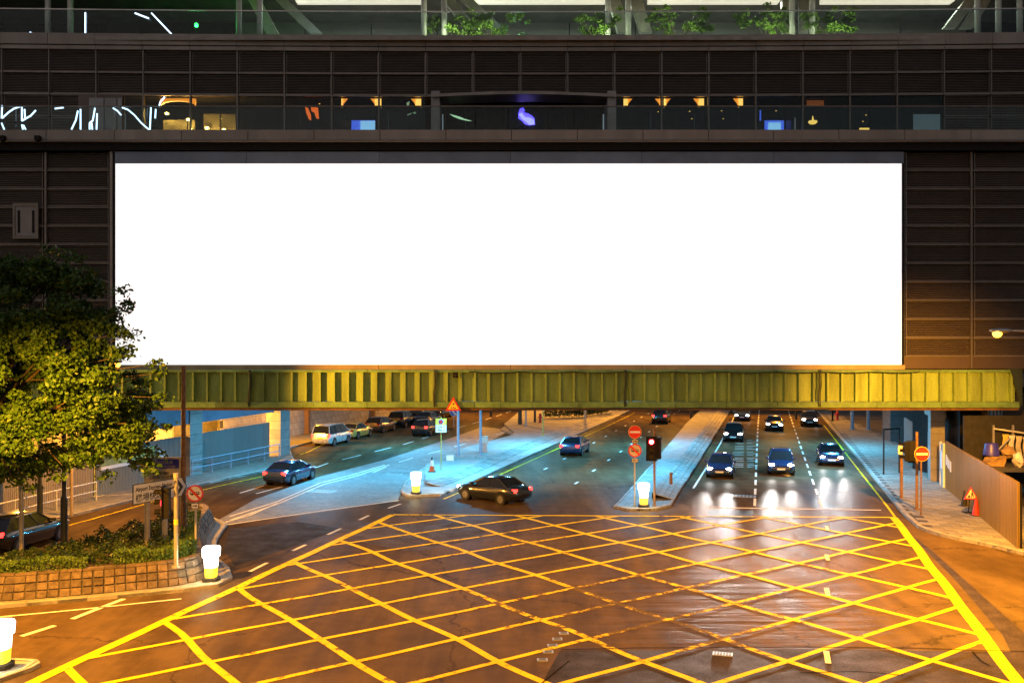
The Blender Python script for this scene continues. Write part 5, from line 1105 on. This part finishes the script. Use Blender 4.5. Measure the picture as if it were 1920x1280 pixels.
# ------------------------------------------------------------------ lamps
def streetlamp(label, base, head, power, target, angle=165, vis=True, extra=None):
    t = thing('street_lamp', label, 'street lamp', base, 0, 'sodium street lamps'); h = Vector(head) - Vector(base); top = Vector((0, 0, h.z - .25))
    MB().tube((0, 0, 0), (0, 0, 1.6), .14, n=12).tube((0, 0, 1.6), top, .10, .07, 12).build('column', M['darkpole'], t)
    dd = Vector((h.x, h.y, 0)).normalized(); MB().path([top, top.lerp(h, .5) + Vector((0, 0, .1)), h - dd*.35], .04, 8).build('arm', M['steel'], t)
    c = h - dd*.05; sd = Vector((-dd.y, dd.x, 0)); m_ = MB(); prof = [(-.45, .05), (-.25, .15), (.05, .19), (.3, .16), (.42, .06)]; vs = []
    for u, w in prof:
        for k in range(8):
            a_ = 2*math.pi*k/8; vs.append(c + dd*u + sd*math.cos(a_)*w + Vector((0, 0, math.sin(a_)*w*.55)))
    m_.add(vs, [(j*8+k, (j+1)*8+k, (j+1)*8+(k+1) % 8, j*8+(k+1) % 8) for j in range(4) for k in range(8)] + [tuple(range(8)), tuple(range(32, 40))[::-1]])
    m_.build('lamp_head', M['steel'], t, smooth=True); MB().lathe(c + dd*.14 + Vector((0, 0, -.15)), [(.05, -.14), (.13, -.10), (.19, .0), (.16, .12)], 16).build('lens', M['sodlens'], t, smooth=True)
    lamp('sodium_light', 'SPOT', c + dd*.14 + Vector((0, 0, -.42)), power, SODIUM, t, target=Vector(target) - Vector(base), angle=angle, blend=.5, radius=.14)
    if extra:
        for tg, pw, an in extra: lamp('girder_fill_spot', 'SPOT', c + Vector((0, 0, -.45)), pw, SODIUM, t, target=Vector(tg) - Vector(base), angle=an, blend=1.0, radius=.14)  # spots added at the lamp head only to brighten the girder
    return t
streetlamp('glowing sodium street lamp on an arm before the right louvres', (22.6, 38.4, .12), (20.25, 39.2, 9.45), 15000, (20.0, 40.5, 0), 152, extra=[((23.0, 54.4, 5.0), 34000, 60)])
streetlamp('sodium street lamp beside the road left of the view', (-19.0, 25.5, .0), (-15.8, 26, 10), 29000, (-14.6, 27.4, 0), 171)
streetlamp('sodium street lamp beside the road right of the view', (20.0, 28, .0), (17.4, 29, 10), 36000, (16.4, 29.8, 0), 148)
streetlamp('sodium street lamp near the foot of the view', (-4.5, -2.5, 0), (-2, -1, 11.5), 62000, (-1.5, 2.5, 0), 146)
streetlamp('added sodium street lamp hidden behind the big tree to light the girder', (-23.6, 47.2, .13), (-19.6, 46.6, 8.0), 9000, (-19, 47, 0), 150, extra=[((-5.0, 54.4, 5.6), 34000, 46)])  # unseen stand-in lamp, added to throw raking light along the girder
for i, (x, y) in enumerate(((-4, 112), (9, 116), (19, 108), (31, 108))):
    streetlamp('sodium street lamp beyond the building, %s from the left' % ('first', 'second', 'third', 'fourth')[i], (x + 1.5, y, .1), (x, y, 9), 11000, (x, y - 3, 0), 150)
def batten(label, c, power, color, lens, size=(1.3, .35)):
    t = thing('soffit_light', label, 'light fitting', c, 0, 'cool lights under the building'); MB().box(-size[0]/2, size[0]/2, -size[1]/2, size[1]/2, 0, .3).build('housing', M['dark'], t); MB().box(-size[0]/2 + .05, size[0]/2 - .05, -size[1]/2 + .04, size[1]/2 - .04, -.03, -.002).build('lens', lens, t)
    lamp('cool_light', 'AREA', (0, 0, -.05), power, color, t, target=(0, .001, -5), size=size)
nb = 0
for y in (63, 79):
    for x in ((-13, -3, 8, 21) if y == 63 else (-9, 2, 12, 27)):
        nb += 1; batten('cool ceiling light under the building, %s from the left in the %s row' % (ORD[(nb-1) % 4], 'front' if y == 63 else 'back'), (x, y, 6.0), 2450, COOL, M['coollens'])
# warm lamps of the left passage
for c, pw, lab in ((P(368, 782, 71.5), 900, 'small bright lamp behind the teal hoarding'), (P(55, 814, 53), 900, 'orange lamp glowing through the tree leaves')):
    t = thing('wall_lamp', lab, 'lamp', c, 0, 'warm lamps behind the hoardings'); MB().box(-.3, .3, -.12, .12, .06, .2).build('housing', M['dark'], t); smooth_angle(MB().lathe((0, 0, -.08), [(.05, 0), (.2, .03), (.26, .13)], 14).build('lens', M['sodlens'], t))
    MB().tube((0, 0, .2), (0, 0, 6.28 - c.z), .025, n=6).build('hanger', M['dark'], t); lamp('passage_light', 'POINT', (0, -.1, -.25), pw*14, (1, .42, .04), t, radius=.15)
t = thing('wall_lamp', 'warm lamp hung from the ceiling above the parked silver van', 'lamp', (-18.3, 84, 4.6), 0, 'warm lamps behind the hoardings'); MB().box(-.3, .3, -.12, .12, .06, .2).build('housing', M['dark'], t); MB().lathe((0, 0, -.08), [(.05, 0), (.2, .03), (.26, .13)], 14).build('lens', M['sodlens'], t); MB().tube((0, 0, .2), (0, 0, 1.7), .025, n=6).build('hanger', M['dark'], t); lamp('passage_light', 'POINT', (0, 0, -.3), 1900, SODIUM, t, radius=.15)

# ------------------------------------------------------------------ vehicles (the traffic of the long exposure stands still)
SPEC = {
 'sedan': dict(st=[(-2.28,.45,.70,.60),(-2.22,.32,.90,.76),(-1.95,.22,1.0,.84),(-1.3,.20,1.0,.87),(0,.19,.97,.875),(.95,.19,.94,.87),(1.55,.20,.86,.85),(2.0,.24,.77,.80),(2.2,.30,.66,.70),(2.26,.40,.56,.58)], gh=(-1.78,1.12,-1.0,.22,.80,.60,.95,1.42), ax=(-1.32,1.38), hl=(2.13,.60,.68), tl=(-2.2,.62,.82)),
 'estate': dict(st=[(-2.2,.45,.80,.62),(-2.15,.32,1.02,.78),(-1.9,.22,1.05,.85),(-1.3,.20,1.04,.87),(0,.19,1.0,.875),(.95,.19,.97,.87),(1.5,.20,.92,.85),(1.95,.24,.82,.80),(2.12,.30,.70,.70),(2.18,.40,.58,.58)], gh=(-2.05,1.05,-1.55,.15,.80,.62,1.0,1.55), ax=(-1.3,1.32), hl=(2.05,.60,.76), tl=(-2.14,.64,.92)),
 'van': dict(st=[(-2.32,.42,.85,.74),(-2.27,.32,1.12,.82),(-2.1,.24,1.14,.86),(-1.2,.22,1.12,.87),(0,.22,1.10,.875),(1.1,.22,1.08,.87),(1.7,.22,1.0,.85),(2.1,.26,.86,.81),(2.25,.32,.72,.72),(2.3,.42,.60,.60)], gh=(-2.24,1.72,-2.02,.75,.82,.68,1.10,1.84), ax=(-1.35,1.4), hl=(2.16,.62,.80), tl=(-2.27,.70,.98)),
 'suv': dict(st=[(-2.25,.5,.85,.66),(-2.2,.38,1.1,.80),(-1.95,.28,1.14,.87),(-1.2,.26,1.13,.89),(0,.25,1.10,.895),(.95,.25,1.06,.89),(1.5,.26,1.0,.87),(1.98,.30,.90,.82),(2.15,.36,.76,.72),(2.2,.46,.64,.6)], gh=(-2.1,1.1,-1.75,.2,.82,.66,1.1,1.70), ax=(-1.32,1.36), hl=(2.08,.62,.84), tl=(-2.2,.68,1.0)),
}
def car(label, kind, paint, c, head, heads=False, tails=False, roof=None, group='moving cars', spot=0, cat='car', far=0):
    S_ = SPEC[kind]; ang = math.atan2(head.y, head.x); t = thing('car' if kind != 'van' else 'van', label, cat, (c[0], c[1], .004), ang, group); st = S_['st']; m_ = MB(); vs = []
    for x, z0, z1, w in st:
        zm = z0 + (z1 - z0)*.55; half = [(w*.82, z0), (w*.96, z0 + .06), (w, z0 + (z1-z0)*.3), (w*1.0, zm), (w*.97, z1 - (z1-z0)*.16), (w*.88, z1 - .03), (w*.6, z1 + .012), (0, z1 + .03)]
        ring = [(x, -y, z) for y, z in half] + [(x, y, z) for y, z in half[-2::-1]]; vs += ring
    n_ = 15; fs = []
    for j in range(len(st)-1):
        for i in range(n_): fs.append((j*n_+i, j*n_+(i+1) % n_, (j+1)*n_+(i+1) % n_, (j+1)*n_+i))
    fs += [tuple(range(n_))[::-1], tuple(range((len(st)-1)*n_, len(st)*n_))]
    m_.add(vs, fs); smooth_angle(m_.build('body', paint, t), 50)
    xb0, xb1, xt0, xt1, wb, wt, z0, z1 = S_['gh']; z0 -= .03
    cr = lambda w, n0=5: [w*(-1 + 2*i/(n0-1)) for i in range(n0)]
    B4 = [(xb0, -wb, z0), (xb1 - .12, -wb, z0), (xb1, -wb*.6, z0), (xb1, wb*.6, z0), (xb1 - .12, wb, z0), (xb0, wb, z0)]; T4 = [(xt0, -wt, z1 - .05), (xt1 - .06, -wt, z1 - .05), (xt1, -wt*.6, z1 - .04), (xt1, wt*.6, z1 - .04), (xt1 - .06, wt, z1 - .05), (xt0, wt, z1 - .05)]
    MB().add(B4 + T4, [(i, (i+1) % 6, 6+(i+1) % 6, 6+i) for i in range(6)] + [tuple(range(6, 12))]).build('windows', M['carglass'], t)
    rm = roof or paint; rs = [(xt0 - .06, wt*.9, z1 - .075), (xt0 + .1, wt + .01, z1 - .02), ((xt0 + xt1)/2, wt + .015, z1 + .0), (xt1 - .12, wt + .01, z1 - .025), (xt1 + .05, wt*.9, z1 - .075)]; vs = []; m_ = MB()
    for x, w, z in rs: vs += [(x, -w, z - .04), (x, -w*.9, z + .005), (x, 0, z + .03), (x, w*.9, z + .005), (x, w, z - .04)]
    m_.add(vs, [(j*5+i, j*5+i+1, (j+1)*5+i+1, (j+1)*5+i) for j in range(4) for i in range(4)] + [(j*5+4, j*5, (j+1)*5, (j+1)*5+4) for j in range(4)]); r_ = smooth_angle(m_.build('roof', rm, t), 60)
    for i in (0, 1, 4, 5):
        MB().tube(Vector(B4[i])*1.0, Vector(T4[i]) + Vector((0, 0, -.01)), .045, .035, 6).build('pillar', rm, t)
    for s_ in (-1, 1):
        for fx in ((.5,) if kind in ('sedan',) else (.34, .66)):
            MB().tube((xb0 + (xb1-xb0)*fx, s_*wb*.99, z0), (xt0 + (xt1-xt0)*fx, s_*wt*1.0, z1 - .05), .03, n=5).build('pillar', M['dark'], t)
        MB().box(xb1 - .38, xb1 - .22, s_*(wb + .13) - .09, s_*(wb + .13) + .09, z0 + .02, z0 + .17).build('wing_mirror', paint, t)
        MB().box(-.5, -.34, s_*.868 - .015, s_*.868 + .015, z0 - .18, z0 - .15).build('door_handle', M['dark'], t)
    for fx in S_['ax']:
        for s_ in (-1, 1):
            w = .872; MB().tube((fx, s_*.6, .36), (fx, s_*(w + .006), .36), .385, n=20).build('wheel_arch', M['dark'], t)
            wh = MB().tube((fx, s_*.66, .31), (fx, s_*(w + .018), .31), .31, .30, 20).build('wheel', M['tyre'], t)
            m_ = MB().tube((fx, s_*(w + .018), .31), (fx, s_*(w + .024), .31), .20, .19, 16)
            m_.build('rim', M['rim'], wh)
    hx, hy, hz = S_['hl']; tx, ty, tz = S_['tl']
    for s_ in (-1, 1):
        e = MB(); n1, n2 = 10, 5; vs = []
        for j in range(n2 + 1):
            for i in range(n1):
                a_, b_ = math.pi*j/n2, 2*math.pi*i/n1; vs.append((hx - .02 + .13*math.cos(a_), s_*hy + .19*math.sin(a_)*math.cos(b_), hz + .085*math.sin(a_)*math.sin(b_)))
        e.add(vs, [(j*n1+i, j*n1+(i+1) % n1, (j+1)*n1+(i+1) % n1, (j+1)*n1+i) for j in range(n2) for i in range(n1)]); e.build('headlight', M['headon'] if heads else M['headoff'], t, smooth=True)
        MB().box(tx - .05, tx + .14, s_*ty - .13, s_*ty + .13, tz - .09 - (.1 if kind == 'van' else 0), tz + .09).build('tail_light', M['tailon'] if tails else M['tailoff'], t)
    MB().box(tx - .06, tx - .02, -.26, .26, tz - .32, tz - .2).build('number_plate', M['plateyel'], t); MB().box(st[-1][0] - .01, st[-1][0] + .015, -.26, .26, .44, .55).build('number_plate', M['platewhite'], t); MB().box(st[-1][0] - .12, st[-1][0] - .02, -.45, .45, .60, .68).build('grille', M['dark'], t)
    if spot:
        for s_ in (-1, 1): lamp('headlight_beam', 'SPOT', (hx + .16, s_*hy, hz), spot, (1, .96, .9), t, target=(hx + 13, s_*hy*1.3, 0), angle=55, blend=.8, radius=.08)
    if far:
        for s_ in (-1, 1): lamp('main_beam', 'SPOT', (hx + .16, s_*hy, hz), far, (1, .95, .88), t, target=(hx + 30, s_*hy*1.2, .1), angle=13, blend=1.0, radius=.1)
    return t
def V2(x, y): return Vector((x, y, 0))
# parked along the beige wall
pc = [V2(-15.75, 82.8) + RD*(5.9*i) + V2(-.45 if i else 0, 0) for i in range(6)]
car('silver van parked nearest by the beige wall, tail lights lit', 'van', M['carsilver'], pc[0], RD, tails=True, group='parked cars', cat='van')
car('gold saloon car parked in front of the silver van', 'sedan', M['caryellow'], pc[1], RD, group='parked cars'); car('dark maroon car parked between the gold car and the black cars', 'estate', M['carbrown'], pc[2], RD, group='parked cars')
car('black tall car parked ahead of the maroon car', 'suv', M['carblack'], pc[3], RD, group='parked cars'); car('black saloon beside the row of parked cars', 'sedan', M['carblack'], pc[4] + V2(.9, -3.2), RD, group='parked cars'); car('black tall car at the far end of the parked row', 'suv', M['carblack'], pc[4], RD, group='parked cars'); car('black saloon farthest along the parked row', 'sedan', M['carblack'], pc[5], RD, group='parked cars')
# traffic towards the camera
BACK = -RD
def mv(label, kind, paint, px, py, head, **kw): p = G(px, py); return car(label, kind, M[paint], p, head, **kw)
mv('dark blue car with lit headlights waiting beside the sloped divider edge', 'sedan', 'carblue', 1352, 890, BACK, heads=True, far=22000, spot=250)
mv('dark car with lit headlights second in the lane beside the divider', 'estate', 'carblack', 1376, 825, BACK, heads=True)
mv('dark car with lit headlights farthest in the lane beside the divider', 'sedan', 'carblue', 1392, 787, BACK, heads=True)
mv('dark blue car with lit headlights at the centre stop line', 'estate', 'carblue', 1464, 885, BACK, heads=True, far=22000, spot=300)
mv('dark car with lit headlights far off in the centre lane', 'sedan', 'carblack', 1452, 805, BACK, heads=True)
mv('dark blue saloon with lit headlights in the right-hand lane', 'sedan', 'carblue', 1556, 868, BACK, heads=True, far=22000, spot=300)
mv('dark car with lit headlights far off in the right-hand lane', 'estate', 'carblack', 1517, 797, BACK, heads=True)
# u-turn and traffic going away
mv('dark car with red tail lights turning round the tip of the divider', 'sedan', 'carblack', 925, 938, V2(-.75, .66), heads=True, tails=True, spot=500)
mv('dark car with red tail lights leaving along the middle road', 'sedan', 'carblue', 1078, 850, RD, tails=True)
mv('dark car with red tail lights far along the middle road', 'estate', 'carblack', 1240, 792, RD, tails=True)
mv('dark car with red tail lights on the left road before the van', 'sedan', 'carblue', 545, 903, V2(.23, .97), tails=True)
mv('dark car with red tail lights passing the parked cars', 'estate', 'carblack', 800, 815, V2(.23, .97), tails=True)
car('black car with red tail lights cut by the left picture edge', 'estate', M['carblack'], (-21.55, 41.6), V2(.2, .98), tails=True)
